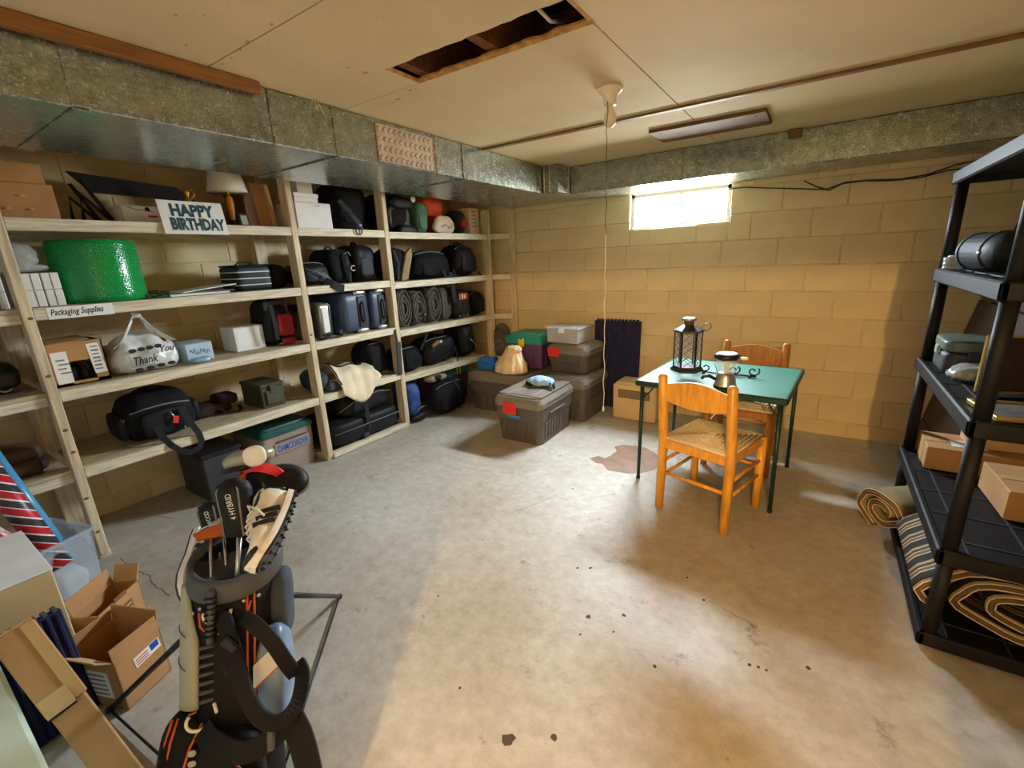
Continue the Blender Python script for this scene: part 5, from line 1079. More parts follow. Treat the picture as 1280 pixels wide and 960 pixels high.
# third shelf
t = rack_thing('grey_case', 'grey-green lidded plastic case at the far end of the rack', 'case', 0.69, 2.765, 2, 0.0); t.name = 'plastic_case'
MB().soft((0, 0, 0.05), (0.40, 0.24, 0.10), 10, 0).build('case_base', 'charcoal', t); MB().soft((0, 0, 0.125), (0.41, 0.25, 0.055), 8, 0).build('lid', mat('case_green', '#55665f', 0.4), t); MB().box((-.205, 0, .095), (.016, .05, .04), .004).build('latch', mat('latch_pale', '#8fb3a4', 0.3), t); MB().box((-.1, -.126, .09), (.05, .010, .035), .003).build('latch', 'charcoal', t)
t = rack_thing('plastic_bag', 'crinkled clear bag of brass fittings on the rack', 'bag', 0.575, 2.565, 2, 0.1); MB().soft((0.02, 0, 0.035), (0.20, 0.11, 0.07), 2.4, 0.016, 18, 12, 130).build('film', 'clear_bag', t)
for k in range(7): MB().lathe([(.010, 0), (.011, .02), (.006, .03)], 8, TR(-.06+.02*k, random.uniform(-.02, .02), .004) @ RX(.5*(k % 3))).build('fitting', 'brass' if k % 2 else 'silver', t)
t = rack_thing('picture_frame', 'gold framed picture standing on the rack behind the post', 'picture frame', 0.625, 2.37, 2, 0.25)
n = MB()
for s in (-1, 1): n.box((s*.085, 0, .115), (.008, .012, .22), .002).box((0, 0, .115+s*.106), (.178, .012, .008), .002)
n.build('frame', 'gold_frame', t); MB().box((0, .004, .115), (.165, .006, .21)).build('backing', 'maroon', t); MB().lathe([(.012, 0), (.008, .004)], 10, FRONT(-.05, -.002, .18)).build('hanger', 'silver', t)
t = rack_thing('picture_frame', 'gold rimmed picture lying flat by the rack post', 'picture frame', 0.66, 2.12, 2, 0.15)
n = MB()
for s in (-1, 1): n.box((s*.15, 0, .008), (.012, .20, .016), .002).box((0, s*.10, .008), (.31, .012, .016), .002)
n.build('frame', 'gold_frame', t); MB().box((0, 0, .006), (.29, .19, .008)).build('picture', 'grey_fabric', t)
t = bag('soft_bag', 'dark blue-black bag on the rack behind the flat picture', 'bag', (0.80, 2.30, RZS[2]+0.001), (0.26, 0.24, 0.28), 'black_fabric', 3, 0.016, 131, rz=0.0)
t = rack_thing('cloth_bundle', 'camouflage cloth heaped on the dark bag on the rack', 'cloth', 0.80, 2.42, 2); t.location.z += 0.282; MB().soft((0, 0, .045), (.2, .16, .09), 2.6, .014, 13, 10, 132).build('cloth', 'khaki', t); MB().soft((-.06, -.05, .035), (.08, .06, .06), 2.5, .006, 14, 7, 133).build('sleeve', 'grey_fabric', t)
# fourth shelf
t = rack_thing('cardboard_box', 'long low brown box with tape on the rack', 'box', 0.705, 2.86, 1, -0.02)
MB().box((0, 0, 0.055), (0.37, 0.25, 0.11), 0.003).build('carton_body', 'cardboard', t); MB().box((-.03, -.02, .1115), (.12, .10, .002)).build('shipping_label', 'white_paper', t); MB().box((-.1855, 0, .055), (.002, .06, .112)).build('tape', 'tape', t); MB().box((0, 0, .111), (.372, .05, .002)).build('tape', 'tape', t)
t = rack_thing('cardboard_box', 'small square brown box on the long low one', 'box', 0.76, 2.88, 1, 0.1); t.location.z += 0.113; MB().box((0, 0, 0.035), (0.18, 0.15, 0.07), 0.003).build('carton_body', 'cardboard_lite', t); MB().box((0, 0, .0708), (.182, .03, .0015)).build('tape', 'tape', t)
t = rack_thing('cardboard_box', 'brown box with a dark print nearer the rack post', 'box', 0.82, 2.48, 1, 0.04); MB().box((0, 0, 0.06), (0.26, 0.30, 0.12), 0.003).build('carton_body', 'cardboard', t); MB().box((.06, -.02, .122), (.10, .08, .003)).build('dark_print', 'ink', t); MB().box((-.03, 0, .121), (.19, .04, .002), 0, RZ(.1)).build('tape', 'tape', t)
# bottom shelf: striped rugs
def rug_roll(t, length, r, turns, th, flat=0.6):
    # spiral roll running along local y, ends show the layers; the stripes run around
    N = int(28*turns); pts = []
    for i in range(N+1):
        a = 2*PI*turns*i/N; rr = r*(0.22+0.78*i/N); wob = 1+0.10*math.sin(a*2+1.0)+0.06*math.sin(a*5+i*.05); pts.append((rr*math.cos(a)*1.35*wob, rr*math.sin(a)*flat*(1+.08*math.sin(a*3))+r*flat+.018))
    def fn(u, v): k = u*N; i = min(int(k), N-1); f = k-i; return (pts[i][0]*(1-f)+pts[i+1][0]*f, (v-.5)*length, pts[i][1]*(1-f)+pts[i+1][1]*f)
    MB().sheet(fn, N, 10, th).build('rug_cloth', 'rug_stripe', t)
    for e in (-1, 1):
        MB().tube([(x, e*length/2, z_) for x, z_ in pts], th*0.30, 4).build('bound_edge', mat('rug_brown', '#6b5132', 0.9), t)
        for off in (-0.42, 0.42):
            Q = []
            for i, (x, z_) in enumerate(pts):
                a, b = pts[max(0, i-1)], pts[min(len(pts)-1, i+1)]; dx, dz = b[0]-a[0], b[1]-a[1]; q = math.hypot(dx, dz) or 1; Q.append((x-dz/q*th*off, e*(length/2+.002), z_+dx/q*th*off))
            MB().tube(Q, 0.0026, 4).build('cream_edge', mat('rug_edge', '#d8c39a', 0.9), t)
t = rack_thing('rolled_rug', 'rolled dark rug with cream stripes on the bottom of the rack', 'rug', 0.74, 2.27, 0, 0.0); rug_roll(t, 0.50, 0.20, 2.6, 0.026, 0.72)
t = rack_thing('rolled_rug', 'olive striped rug roll poking out past the far rack post', 'rug', 0.535, 2.775, 0, -0.95); rug_roll(t, 0.36, 0.105, 1.7, 0.034, 0.95)
[c for c in t.children if c.name.startswith('rug_cloth')][0].data.materials[0] = mat('blanket', '#7c6d4c', 0.9, var=0.25, vs_=9)
# ---- dark planked panel leaning against the right wall behind the rack
pn = thing('leaning_panel', 'dark brown planked panel leaning on the right wall', 'panel', (0, 0, 0))
A = Vector((0.668, 4.10, 0.004)); T_ = Vector((1.03, 4.10, 1.93)); ax = (T_-A).normalized(); nrm = Vector((-ax.z, 0, ax.x)); L = (T_-A).length
for k in range(7):
    z0, z1_ = L*k/7, L*(k+1)/7-.008; c = A+ax*((z0+z1_)/2)
    Mx = Matrix(((ax.z, 0, ax.x), (0, 1, 0), (-ax.x, 0, ax.z))).to_4x4()
    MB().box((c.x, 3.62, c.z), (0.018, 0.95, z1_-z0), 0.003, Mx).build('plank', 'panel_brown', pn)
for y in (3.3, 3.9): c = A+ax*(L/2)-nrm*.016; MB().box((c.x, y, c.z), (0.014, 0.06, L), 0.002, Mx).build('batten', 'panel_brown', pn)

# ================================================================ golf stand bag with clubs and shoes
GB, GT = PZ(300, 1075)+Vector((0, 0, 0.015)), PD(296, 697, 1.29)
gz = (GT-GB).normalized(); gx = Vector((0.66, 0.75, 0)).normalized(); gy = gz.cross(gx).normalized(); gx = gy.cross(gz)
GL = (GT-GB).length
GM = Matrix(((gx.x, gy.x, gz.x, GB.x), (gx.y, gy.y, gz.y, GB.y), (gx.z, gy.z, gz.z, GB.z), (0, 0, 0, 1)))
GI = GM.inverted()
g = thing('golf_bag', 'black golf stand bag with pale side panel and orange piping', 'golf bag', M=GM)
def gl(p): return GI @ Vector(p)                       # world -> bag space
def slant(o):                                           # the mouth is cut at a slant, higher on the far side
    for v in o.data.vertices: q = max(0.0, min(1.0, (v.co.z-(GL-0.20))/0.16)); v.co.z += q*(0.62*v.co.y+0.02)
    return o
slant(MB().lathe([(0.115, 0.0), (0.124, 0.02), (0.116, 0.10), (0.106, 0.40), (0.106, GL-0.10), (0.112, GL-0.02), (0.100, GL-0.02), (0.094, GL-0.16), (0.0, GL-0.17)], 36, sx=1.0, sy=0.90).build('bag_body', 'golf_black', g))
slant(MB().lathe([(0.112, GL-0.060), (0.119, GL-0.052), (0.120, GL-0.005), (0.113, GL+0.004), (0.101, GL-0.004), (0.098, GL-0.055)], 36, sx=1.0, sy=0.92).build('top_collar', 'golf_band', g))
def cylp(a, z_, r=0.112): return Vector((r*math.cos(a), r*0.88*math.sin(a), z_))
FA = PI*1.5                                            # the strap side, facing the room
# pale padded side panel on the left
MB().sheet(lambda u, v: cylp(PI-0.05+1.02*u*(0.42+0.58*min(1, (1-v)*2.2)), 0.395+0.295*v, 0.110+0.016*math.sin(PI*u)**0.5), 10, 16, 0.012).build('pale_panel', 'golf_pale', g)
for z_ in (0.49, 0.57): MB().tube([cylp(PI+0.10+0.72*i/8, z_+0.025*(1-i/8), 0.1335) for i in range(9)], 0.0012, 4).build('stitch_line', 'golf_band', g)
MB().tube([cylp(PI-0.05+1.04*i/10, 0.392-0.014*math.sin(PI*i/10), 0.120) for i in range(11)], 0.003, 5).build('piping', 'golf_orange', g)
# lower left pocket with two orange zip lines
MB().soft((-0.098, -0.050, 0.215), (0.125, 0.13, 0.35), 3.2, 0.006, 9, 12, 150, flatbot=False, taper=0.15).build('side_pocket', 'golf_black', g)
for dx in (0.0, 0.013): MB().tube([(-0.145+dx, -0.100-dx*.5, 0.08), (-0.142+dx, -0.106-dx*.5, 0.22), (-0.128+dx, -0.096-dx*.4, 0.34), (-0.118+dx, -.086, .385)], 0.0032, 5).build('piping', 'golf_orange', g)
MB().tube([(-0.040, -0.118, 0.375), (-0.062, -0.130, 0.33), (-0.082, -0.136, 0.26), (-0.086, -0.138, 0.18)], 0.003, 5).build('piping', 'golf_orange', g)
# ball pocket, logo panel, emblem
MB().soft((0.015, -0.112, 0.20), (0.17, 0.075, 0.29), 3.6, 0.005, 9, 12, 151, flatbot=False).build('ball_pocket', 'golf_black', g)
MB().prism([(-0.02, 0.0), (0.05, 0.0), (0.075, 0.05), (0.035, 0.10)], 0.006, TR(-0.01, -0.158, 0.215)).build('logo_panel', 'golf_blue', g); MB().tube([(-0.035, -.160, 0.215), (.022, -.160, .317), (.068, -.160, .265)], 0.003, 5).build('piping', 'golf_orange', g)
for s in (-1, 1): MB().soft((-0.050, -0.146, 0.315+s*.011), (0.018, 0.004, 0.014), 2.4, 0, 6, 5, flatbot=False).build('emblem', 'golf_pale', g)
# two orange zip lines down the front right
for a_ in (0.50, 0.66): MB().tube([cylp(FA+a_, 0.66-0.05*i, 0.1085) for i in range(7)], 0.0030, 5).build('zip_piping', 'golf_orange', g)
# reflective blue pouch on the right
MB().soft((0.105, -0.030, 0.41), (0.080, 0.12, 0.30), 3.2, 0.005, 8, 12, 152, flatbot=False).build('bottle_pouch', 'golf_blue', g)
MB().prism([(-0.03, 0.0), (0.03, 0.045), (0.03, 0.10), (-0.03, 0.055)], 0.008, TR(0.098, -0.096, 0.42)).build('pouch_panel', 'white_card', g); MB().tube([(.066, -.097, .415), (.130, -.090, .466)], .003, 5).build('piping', 'golf_orange', g)
MB().soft((0.112, 0.015, 0.60), (0.060, 0.11, 0.19), 3, 0.006, 10, 10, 153, flatbot=False).build('mesh_pocket', 'slate_fabric', g)
# ribbed grab handle and ribbed spine
MB().tube([(-0.022, -0.096, 0.685), (-0.020, -0.118, 0.665), (-0.020, -0.122, 0.615), (-0.024, -0.116, 0.565), (-0.03, -0.096, 0.55)], 0.010, 8).build('grab_handle', 'golf_band', g)
for k in range(8): MB().box((-0.021, -0.122, 0.572+0.013*k), (0.026, 0.018, 0.0055), 0.002).build('grip_rib', 'golf_black', g)
for k in range(7): MB().box((-0.040, -0.094, 0.415+0.021*k), (0.034, 0.012, 0.009), 0.003, RZ(0.35)).build('spine_rib', 'golf_band', g)
# D-rings, rivets, piping under the collar
def ring3(c, r, a0=0.0, a1=2*PI, m='porcelain', name='ring'): MB().tube([Vector(c)+Vector((r*math.cos(a0+(a1-a0)*i/14), -0.006*math.sin(PI*i/14), r*0.8*math.sin(a0+(a1-a0)*i/14))) for i in range(15)], 0.0042, 6).build(name, m, g)
ZC = GL-0.105                                          # just under the slanted collar on the strap side
ring3((-0.012, -0.104, ZC-0.012), 0.032, PI*0.95, PI*2.05); ring3((-0.045, -0.122, 0.385), 0.026, PI*0.8, PI*1.75); ring3((-0.032, -0.122, 0.402), 0.026, -0.3, .7)
for a_, z_ in ((-.55, ZC), (.42, ZC+.004), (.75, ZC+.008), (-.80, ZC-.012)): MB().lathe([(0.006, 0), (0.0045, .004)], 8, TR(*cylp(FA+a_, z_, .1115)) @ RZ(a_) @ RX(PI/2)).build('rivet', 'silver', g)
MB().tube([cylp(FA-.62, ZC-.01, .109), cylp(FA-.58, ZC-.045, .109), cylp(FA-.35, ZC-.066, .109), cylp(FA-.05, ZC-.066, .110)], 0.003, 5).build('piping', 'golf_orange', g); MB().tube([cylp(FA+.58, ZC, .110), cylp(FA+.44, ZC-.05, .109)], 0.003, 5).build('piping', 'golf_orange', g)
# padded double straps looping out to the right
def gstrap(pts, wd, th, m='golf_black', up=(0, -1, 0.2)):
    P = [Vector(p) for p in pts]; Q = []
    for i in range(len(P)-1):
        p0, p1, p2, p3 = P[max(i-1, 0)], P[i], P[i+1], P[min(i+2, len(P)-1)]
        for k in range(5):
            t_ = k/5; Q.append(0.5*((2*p1)+(p2-p0)*t_+(2*p0-5*p1+4*p2-p3)*t_*t_+(3*p1-p0-3*p2+p3)*t_**3))
    Q.append(P[-1]); MB().tube(Q, 0, flat=(wd, th), up=up).build('shoulder_strap', m, g)
gstrap([(0.0, -0.108, ZC-0.02), (0.012, -0.120, 0.60), (0.028, -0.128, 0.55), (0.050, -0.150, 0.50), (0.075, -0.172, 0.44), (0.110, -0.182, 0.385), (0.150, -0.175, 0.365), (0.182, -0.145, 0.385), (0.188, -0.105, 0.43), (0.172, -0.075, 0.455)], 0.034, 0.016)
gstrap([(0.050, -0.105, 0.60), (0.085, -0.118, 0.575), (0.122, -0.120, 0.53), (0.150, -0.105, 0.47), (0.165, -0.080, 0.43)], 0.036, 0.010)
gstrap([(-0.035, -0.125, 0.365), (0.01, -0.158, 0.335), (0.07, -0.172, 0.315), (0.13, -0.160, 0.325), (0.17, -0.135, 0.36)], 0.046, 0.010)
gstrap([(-0.02, -0.125, 0.355), (0.02, -0.170, 0.295), (0.06, -0.178, 0.262), (0.10, -0.160, 0.25)], 0.034, 0.008)
gstrap([(0.160, -0.120, 0.345), (0.178, -0.105, 0.29), (0.190, -0.090, 0.22), (0.20, -0.08, 0.14)], 0.060, 0.012)
MB().box((0.030, -0.138, 0.548), (0.045, 0.018, 0.024), 0.005, RY(0.8)).build('buckle', 'dark_metal', g); MB().tube([(.02, -.128, .53), (.012, -.14, .50), (.025, -.145, .475)], 0.004, 5).build('strap_loop', 'webbing', g); MB().box((0.128, -0.168, 0.33), (0.016, 0.02, 0.05), 0.003).build('strap_keeper', 'golf_band', g)
# legs: struts from the back of the bag out to the floor, with thin actuator rods
for i, (top, foot) in enumerate(((cylp(PI*0.30, GL-0.13, 0.110), gl((-1.676, 0.975, 0.012))), (cylp(PI*0.72, GL-0.13, 0.108), gl((-1.90, 0.20, 0.012))))):
    l_ = MB().cyl(top, foot, 0.010, 0.009, 10).build('stand_leg', 'dark_metal', g); MB().soft(foot, (0.024, 0.024, 0.022), 3, 0, 6, 5, flatbot=False).build('rubber_foot', 'black_plastic', l_)
    base = cylp(PI*(0.35 if i == 0 else 0.65), 0.04, 0.115); MB().tube([foot, foot.lerp(base, 0.5), base], 0.004, 6).build('actuator_rod', 'dark_metal', l_)

# ---- clubs: each stands in the bag
def club(name, label, head_px, dist, mouth, mats='chrome'):
    h_ = PD(head_px[0], head_px[1], dist); m_ = GM @ Vector((mouth[0], mouth[1], GL-0.15)); t = thing(name, label, 'golf club', h_)
    MB().tube([Vector((0, 0, 0)), m_-h_], [0.006, 0.005], 8).build('shaft', mats, t); return t, (h_-m_).normalized()
def axes(n_, right=None):
    z_ = Vector(n_).normalized(); x_ = Vector(right) if right is not None else gx; x_ = (x_-z_*x_.dot(z_)).normalized(); y_ = z_.cross(x_); return Matrix(((x_.x, y_.x, z_.x, 0), (x_.y, y_.y, z_.y, 0), (x_.z, y_.z, z_.z, 0), (0, 0, 0, 1)))
# driver: pale crown, white face
t, d_ = club('golf_driver', 'driver with polished pale crown and white face', (304, 590), 1.33, (-0.01, 0.0)); A_ = axes(d_, AR)
MB().lathe([(0.011, -0.045), (0.011, -0.015), (0.009, 0.01)], 10, A_).build('hosel_ring', 'club_orange', t); MB().lathe([(0.009, 0.005), (0.010, 0.03)], 10, A_).build('hosel', 'silver', t)
Mh = TR(*(AR*0.012+(-AD)*0.040+AF*0.01)) @ Matrix(((AR.x, -AF.x, -AD.x, 0), (AR.y, -AF.y, -AD.y, 0), (AR.z, -AF.z, -AD.z, 0), (0, 0, 0, 1))) @ RY(-0.25)
MB().soft((0, 0, 0), (0.145, 0.10, 0.056), 2.4, 0, 6, 14, 1, flatbot=False, M=Mh).build('club_head', mat('club_gold', '#aaa68c', 0.32, metal=0.35), t)
MB().soft((0.040, 0.040, 0.002), (0.066, 0.030, 0.060), 2.4, 0, 6, 12, 1, flatbot=False, M=Mh).build('club_face', 'white_card', t); MB().soft((-0.02, 0.01, -0.022), (0.11, 0.10, 0.022), 2.4, 0, 6, 10, 1, flatbot=False, M=Mh).build('sole_plate', 'dark_metal', t)
# covered clubs
def cover(name, label, px_top, px_bot, d0, d1, w0, w1, lean=0.0, mouth=(0, 0), txt=None, trim='ink_grey', bulge=0.0, side=0.5):
    top, bot = PD(*px_top, d0), PD(*px_bot, d1); t = thing(name, label, 'club cover', bot)
    ax_ = (top-bot); Lc = ax_.length; M_ = axes(ax_, AR); prof = []
    MB().lathe([(0.35*w1, 0), (0.5*w1, 0.01), (0.5*w1, Lc*0.35), (0.5*(w1*.4+w0*.6), Lc*0.6), (0.5*w0, Lc*0.82), (0.42*w0, Lc*0.94), (0.22*w0, Lc*1.0), (0.02, Lc*1.015)], 22, M_, sy=0.75).build('cover_body', 'black_nylon', t)
    for s in (-1, 1):
        def rad(q): return 0.5*(w1+(w0-w1)*min(1, max(0, (q-.35)/.5)))*(1 if q < .82 else max(.12, 1-((q-.82)/.19)**2*.85))
        MB().tube([M_ @ Vector((s*0.62*rad(q), -0.75*rad(q)*0.80, Lc*q)) for q in [0.03+0.95*i/18 for i in range(19)]], 0.0026, 5).build('trim', trim, t)
    if txt:
        text(txt, 'lettering', t, M_ @ TR(w1*0.10, -w1*0.378, Lc*0.58) @ RX(PI/2) @ RZ(PI/2+0.12), Lc*0.46, w1*0.19, 'white_paper', ext=0.003)
    m_ = GM @ Vector((mouth[0], mouth[1], GL-0.12)); MB().cyl((0, 0, 0), m_-bot, 0.006, n=8).build('shaft', 'silver', t); return t
cover('hybrid_cover', 'black headcover lettered 4 HYBRID in front of the other clubs', (290, 600), (300, 668), 1.235, 1.245, 0.096, 0.086, txt='4 HYBRID', mouth=(0.01, -0.05), trim='ink_grey')
cover('wood_cover', 'black headcover lettered 3 WOOD beside the orange iron', (262, 628), (272, 672), 1.36, 1.36, 0.080, 0.075, txt='3 WOOD', mouth=(-0.04, 0.03))
t = cover('driver_cover', 'black headcover with glossy red band behind the hybrid cover', (328, 582), (318, 662), 1.37, 1.38, 0.125, 0.085, mouth=(0.04, 0.03), trim='ink')
tp = PD(328, 590, 1.345)-t.location; MB().tube([tp+AR*(0.058*math.cos(a))*1.0+(-AD)*(0.034*math.sin(a)-.012)+AF*(-0.035*math.sin(a)) for a in [0.25+i*(PI-.35)/14 for i in range(15)]], 0, flat=(0.028, 0.006), up=tuple(-AF)).build('red_band', 'club_red', t)
t = cover('mallet_cover', 'big round black headcover with grey rim above the golf shoe', (362, 592), (335, 650), 1.40, 1.40, 0.07, 0.06, mouth=(0.07, 0.04))
cc = PD(358, 600, 1.36)-t.location; Mo = TR(*cc) @ axes((AF*-0.75-AD*0.55+AR*0.35), AR)
MB().lathe([(0.012, -0.05), (0.04, -0.04), (0.060, -0.012), (0.062, 0.0), (0.050, 0.012), (0.028, 0.016), (0.02, 0.012), (0.0, 0.010)], 26, Mo, sy=0.82).build('dome', 'black_nylon', t); MB().tube([Mo @ Vector((0.063*math.cos(a), 0.063*.82*math.sin(a), -0.002)) for a in [i*2*PI/28 for i in range(28)]], 0.0045, 6, closed=True).build('rim', 'ink_grey', t)
# irons lying low in the mouth
for i, (px, dist, mo, lab_) in enumerate((((264, 668), 1.30, (-0.06, -0.02), 'iron with rusty orange face resting on the bag rim'), ((280, 655), 1.34, (-0.03, 0.02), 'chrome iron tucked behind the rusty orange iron'))):
    t, d_ = club('golf_iron', lab_, px, dist, mo); Mi = axes(-AF*0.8-AD*0.6, AR) @ RZ(0.35-0.2*i)
    MB().prism([(-0.045, -0.014), (0.035, -0.022), (0.046, 0.0), (0.036, 0.020), (-0.035, 0.008)], 0.010, Mi @ RX(PI/2)).build('club_blade', 'club_orange' if i == 0 else 'chrome', t); MB().tube([Mi @ Vector((0.05*math.cos(a), 0.026*math.sin(a), 0.006)) for a in [0.2+j*2.6/10 for j in range(11)]], 0.0035, 5).build('blade_edge', 'chrome', t)

# ---- golf shoes hung on either side
def golf_shoe(label, heel, toe, up_):
    # local x: heel -> toe, local z: sole -> laces
    ax_ = (toe-heel); Ls = ax_.length; ax_.normalize(); z_ = Vector(up_); z_ = (z_-ax_*z_.dot(ax_)).normalized(); y_ = z_.cross(ax_)
    t = thing('golf_shoe', label, 'shoe', M=Matrix(((ax_.x, y_.x, z_.x, heel.x), (ax_.y, y_.y, z_.y, heel.y), (ax_.z, y_.z, z_.z, heel.z), (0, 0, 0, 1))))
    sec = [(0.0, .026, .030, .088), (.04, .034, .030, .094), (.14, .036, .030, .098), (.26, .035, .030, .092), (.38, .036, .030, .088), (.52, .042, .030, .082), (.66, .047, .030, .066), (.80, .046, .030, .054), (.91, .038, .030, .047), (.97, .024, .030, .040), (1.0, .008, .030, .034)]
    sec = [(f, hw, .024, b*1.12) for f, hw, a, b in sec]; K = 14; vs = []
    for f, hw, zb_2, zt_2 in sec:
        for j in range(K):
            a = -0.5*PI+2*PI*j/K; c, s = math.cos(a), math.sin(a); pw = lambda q, e: math.copysign(abs(q)**e, q)
            vs.append((f*Ls, hw*pw(c, .7)*(1-0.35*max(0, s)*(f < .6)), (zb_2+zt_2)/2+(zt_2-zb_2)/2*pw(s, .8)))
    fs = [[i*K+j, i*K+(j+1) % K, (i+1)*K+(j+1) % K, (i+1)*K+j] for i in range(len(sec)-1) for j in range(K)]+[list(range(K))[::-1], [(len(sec)-1)*K+j for j in range(K)]]
    MB().add(vs, fs, smooth=True).build('upper', 'shoe_white', t)
    out = [(f*Ls, hw*1.08+.003) for f, hw, _, _ in sec]; ol = [(x, w2) for x, w2 in out]+[(x, -w2) for x, w2 in out[::-1]]
    nn = len(ol); so = MB().add([(x, y, .012) for x, y in ol]+[(x, y*1.02, .020) for x, y in ol]+[(x, y, .028) for x, y in ol], [list(range(nn))[::-1], [2*nn+i for i in range(nn)]]+[[k*nn+i, k*nn+(i+1) % nn, (k+1)*nn+(i+1) % nn, (k+1)*nn+i] for k in range(2) for i in range(nn)]).build('sole', 'shoe_sole', t)
    MB().add([(x, y*.98, .006) for x, y in ol]+[(x, y, .013) for x, y in ol], [list(range(nn))[::-1], [nn+i for i in range(nn)]]+[[i, (i+1) % nn, nn+(i+1) % nn, nn+i] for i in range(nn)]).build('outsole', 'shoe_black', t)
    for k in range(9):
        f = .06+.11*k
        for s in (-1, 1): MB().lathe([(.006, 0), (.0025, .009)], 6, TR(f*Ls, s*.026*(1 if f < .9 else .5), .007) @ RX(PI)).build('spike', 'shoe_black', so)
    def wat(f):
        for a, b in zip(sec, sec[1:]):
            if a[0] <= f <= b[0]: q = (f-a[0])/(b[0]-a[0]); return [a[k]+(b[k]-a[k])*q for k in range(4)]
    for s in (-1, 1):
        for k in range(3):
            f = 0.34+0.095*k; hw = wat(f)[1]
            MB().tube([(f*Ls-.012+.024*q, s*(hw*(1.01-.30*max(0, q-.35))+.0015), .034+(.044)*q) for q in [i/6 for i in range(7)]], 0, flat=(0.013, 0.003), up=(0, s, 0)).build('side_stripe', 'shoe_black', t)
    MB().sheet(lambda u, v: ((-.002+.05*u)*1.0, (v-.5)*.068*(1-.2*u), .040+.050*(1-abs(v-.5)*.5)-.01*u) if False else ((.004+.0*u)-.006+.012*u, (v-.5)*.060, .036+.054*u), 5, 8, 0.006).build('heel_tab', 'shoe_black', t)
    MB().soft((Ls*.86, 0, .040), (Ls*.27, .088, .024), 2.4, 0, 6, 9, 1, flatbot=False).build('toe_guard', 'shoe_black', t)
    MB().soft((Ls*.17, 0, .094), (Ls*.30, .050, .016), 2.6, 0, 6, 8, 1, flatbot=False).build('collar_opening', 'shoe_black', t)
    for k in range(5): f = .36+.07*k; hw = wat(f); MB().tube([(f*Ls, -.022, hw[3]-.004), (f*Ls+.004, 0, hw[3]+.005), (f*Ls, .022, hw[3]-.004)], .003, 5).build('lace', 'cord_white', t)
    for s in (-1, 1): MB().tube([(Ls*.36, 0, .095), (Ls*.33, s*.03, .110), (Ls*.40, s*.05, .085), (Ls*.46, s*.045, .06)], .003, 5).build('lace', 'cord_white', t)
    for ch in t.children_recursive:
        off = Vector(ch.location)
        for v in ch.data.vertices: f = v.co.x/Ls; v.co.z += 0.030*max(0, f-0.55)**2*4*0.9+0.012*max(0, 0.30-f)**2*4
    return t
golf_shoe('white golf shoe with three black stripes hung on the bag, toe down', PD(374, 622, 1.30), PD(338, 716, 1.12), (-AR*0.85-AF*0.45-AD*0.1))
golf_shoe('white golf shoe half hidden behind the pale golf bag panel', PD(247, 668, 1.44), PD(222, 768, 1.24), (AR*0.75-AF*0.2+AD*0.0))

# ================================================================ boxes and wrapping gear by the near shelf post
t = thing('pale_box', 'pale mint lidded box at the foot of the door wall', 'box', (-1.38, -0.168, 0.001)); t.name = 'storage_box'
MB().box((0, 0, 0.28), (0.78, 0.36, 0.56), 0.01).build('box_body', 'pale_paint', t); MB().box((0, 0, 0.58), (0.80, 0.37, 0.045), 0.008).build('lid', 'pale_paint', t)
# long carton leaning over
Cb, Ct = Vector((-1.49, 0.150, 0.0)), Vector((-1.83, 0.062, 0.50)); ax_ = (Ct-Cb).normalized(); Lc = (Ct-Cb).length
t = thing('long_carton', 'long brown carton leaning beside the golf bag, end torn open', 'carton', M=TR(*Cb) @ axes(ax_, (1, 0, 0)))
MB().box((-0.045, 0.0, Lc*.32+.02), (0.076, 0.082, Lc*.64), 0.003).build('carton_body', 'cardboard', t)
MB().box((-0.045, 0.0, Lc*.78), (0.086, 0.094, Lc*.44), 0.003).build('sleeve', 'cardboard', t)
MB().box((-0.045, 0.0, Lc*1.0+.003), (0.080, 0.088, 0.006), 0.001).build('end_flap', 'cardboard_lite', t)
MB().box((-0.002, -0.012, Lc*.555), (0.006, 0.064, 0.016), 0).build('gap_shade', 'void_shade', t); MB().box((0.010, -0.012, Lc*.60), (0.003, 0.064, 0.060), 0, RY(-.28)).build('lifted_flap', 'cardboard_lite', t); MB().box((0.0, .030, Lc*.78), (.002, .026, Lc*.43)).build('tape', 'tape', t)  # solid dark bar paints the shade under the sleeve edge
# white box with beige side
t = thing('white_box', 'big white-topped box beside the striped gift wrap', 'box', (-2.40, -0.008, 0.001))
MB().box((0, 0, 0.235), (0.46, 0.44, 0.47), 0.004).build('carton_body', 'heater_beige', t); MB().box((0, 0, 0.474), (0.465, 0.445, 0.008), 0.002).build('lid', 'white_card', t)
MB().box((.08, .05, .4792), (.14, .003, .002)).build('lid_slot', 'ink_grey', t); MB().box((.15, .05, .4792), (.003, .05, .002)).build('lid_slot', 'ink_grey', t)
# clear bin, rotated, holding wrapping rolls
t = thing('clear_bin', 'clear plastic bin holding gift wrap rolls by the post', 'bin', (-2.83, 0.215, 0.001), 0.30)
w_, d, h = 0.30, 0.36, 0.33; n = MB().box((0, 0, .003), (w_*.84, d*.84, .006))
for s in (-1, 1): n.box((0, s*d/2*.95, h/2), (w_*.94, .005, h), 0, RX(-s*.07)).box((s*w_/2*.95, 0, h/2), (.005, d*.94, h), 0, RY(s*.07))
n.build('bin_body', 'clear_plastic', t); n = MB()
for s in (-1, 1): n.box((0, s*(d/2+.008), h), (w_+.03, .022, .014), .004).box((s*(w_/2+.008), 0, h), (.022, d+.03, .014), .004)
n.build('rim', 'clear_plastic', t)
for k, (x, y, m) in enumerate(((-.05, .03, 'red_fabric'), (.05, .09, 'white_card'), (.04, -.06, 'red_fabric'), (-.06, -.1, 'pale_blue_card'))): MB().soft((x, y, .085), (.11, .12, .15), 3, .012, 12, 8, k+160).build('wrapped_bundle', m, t)
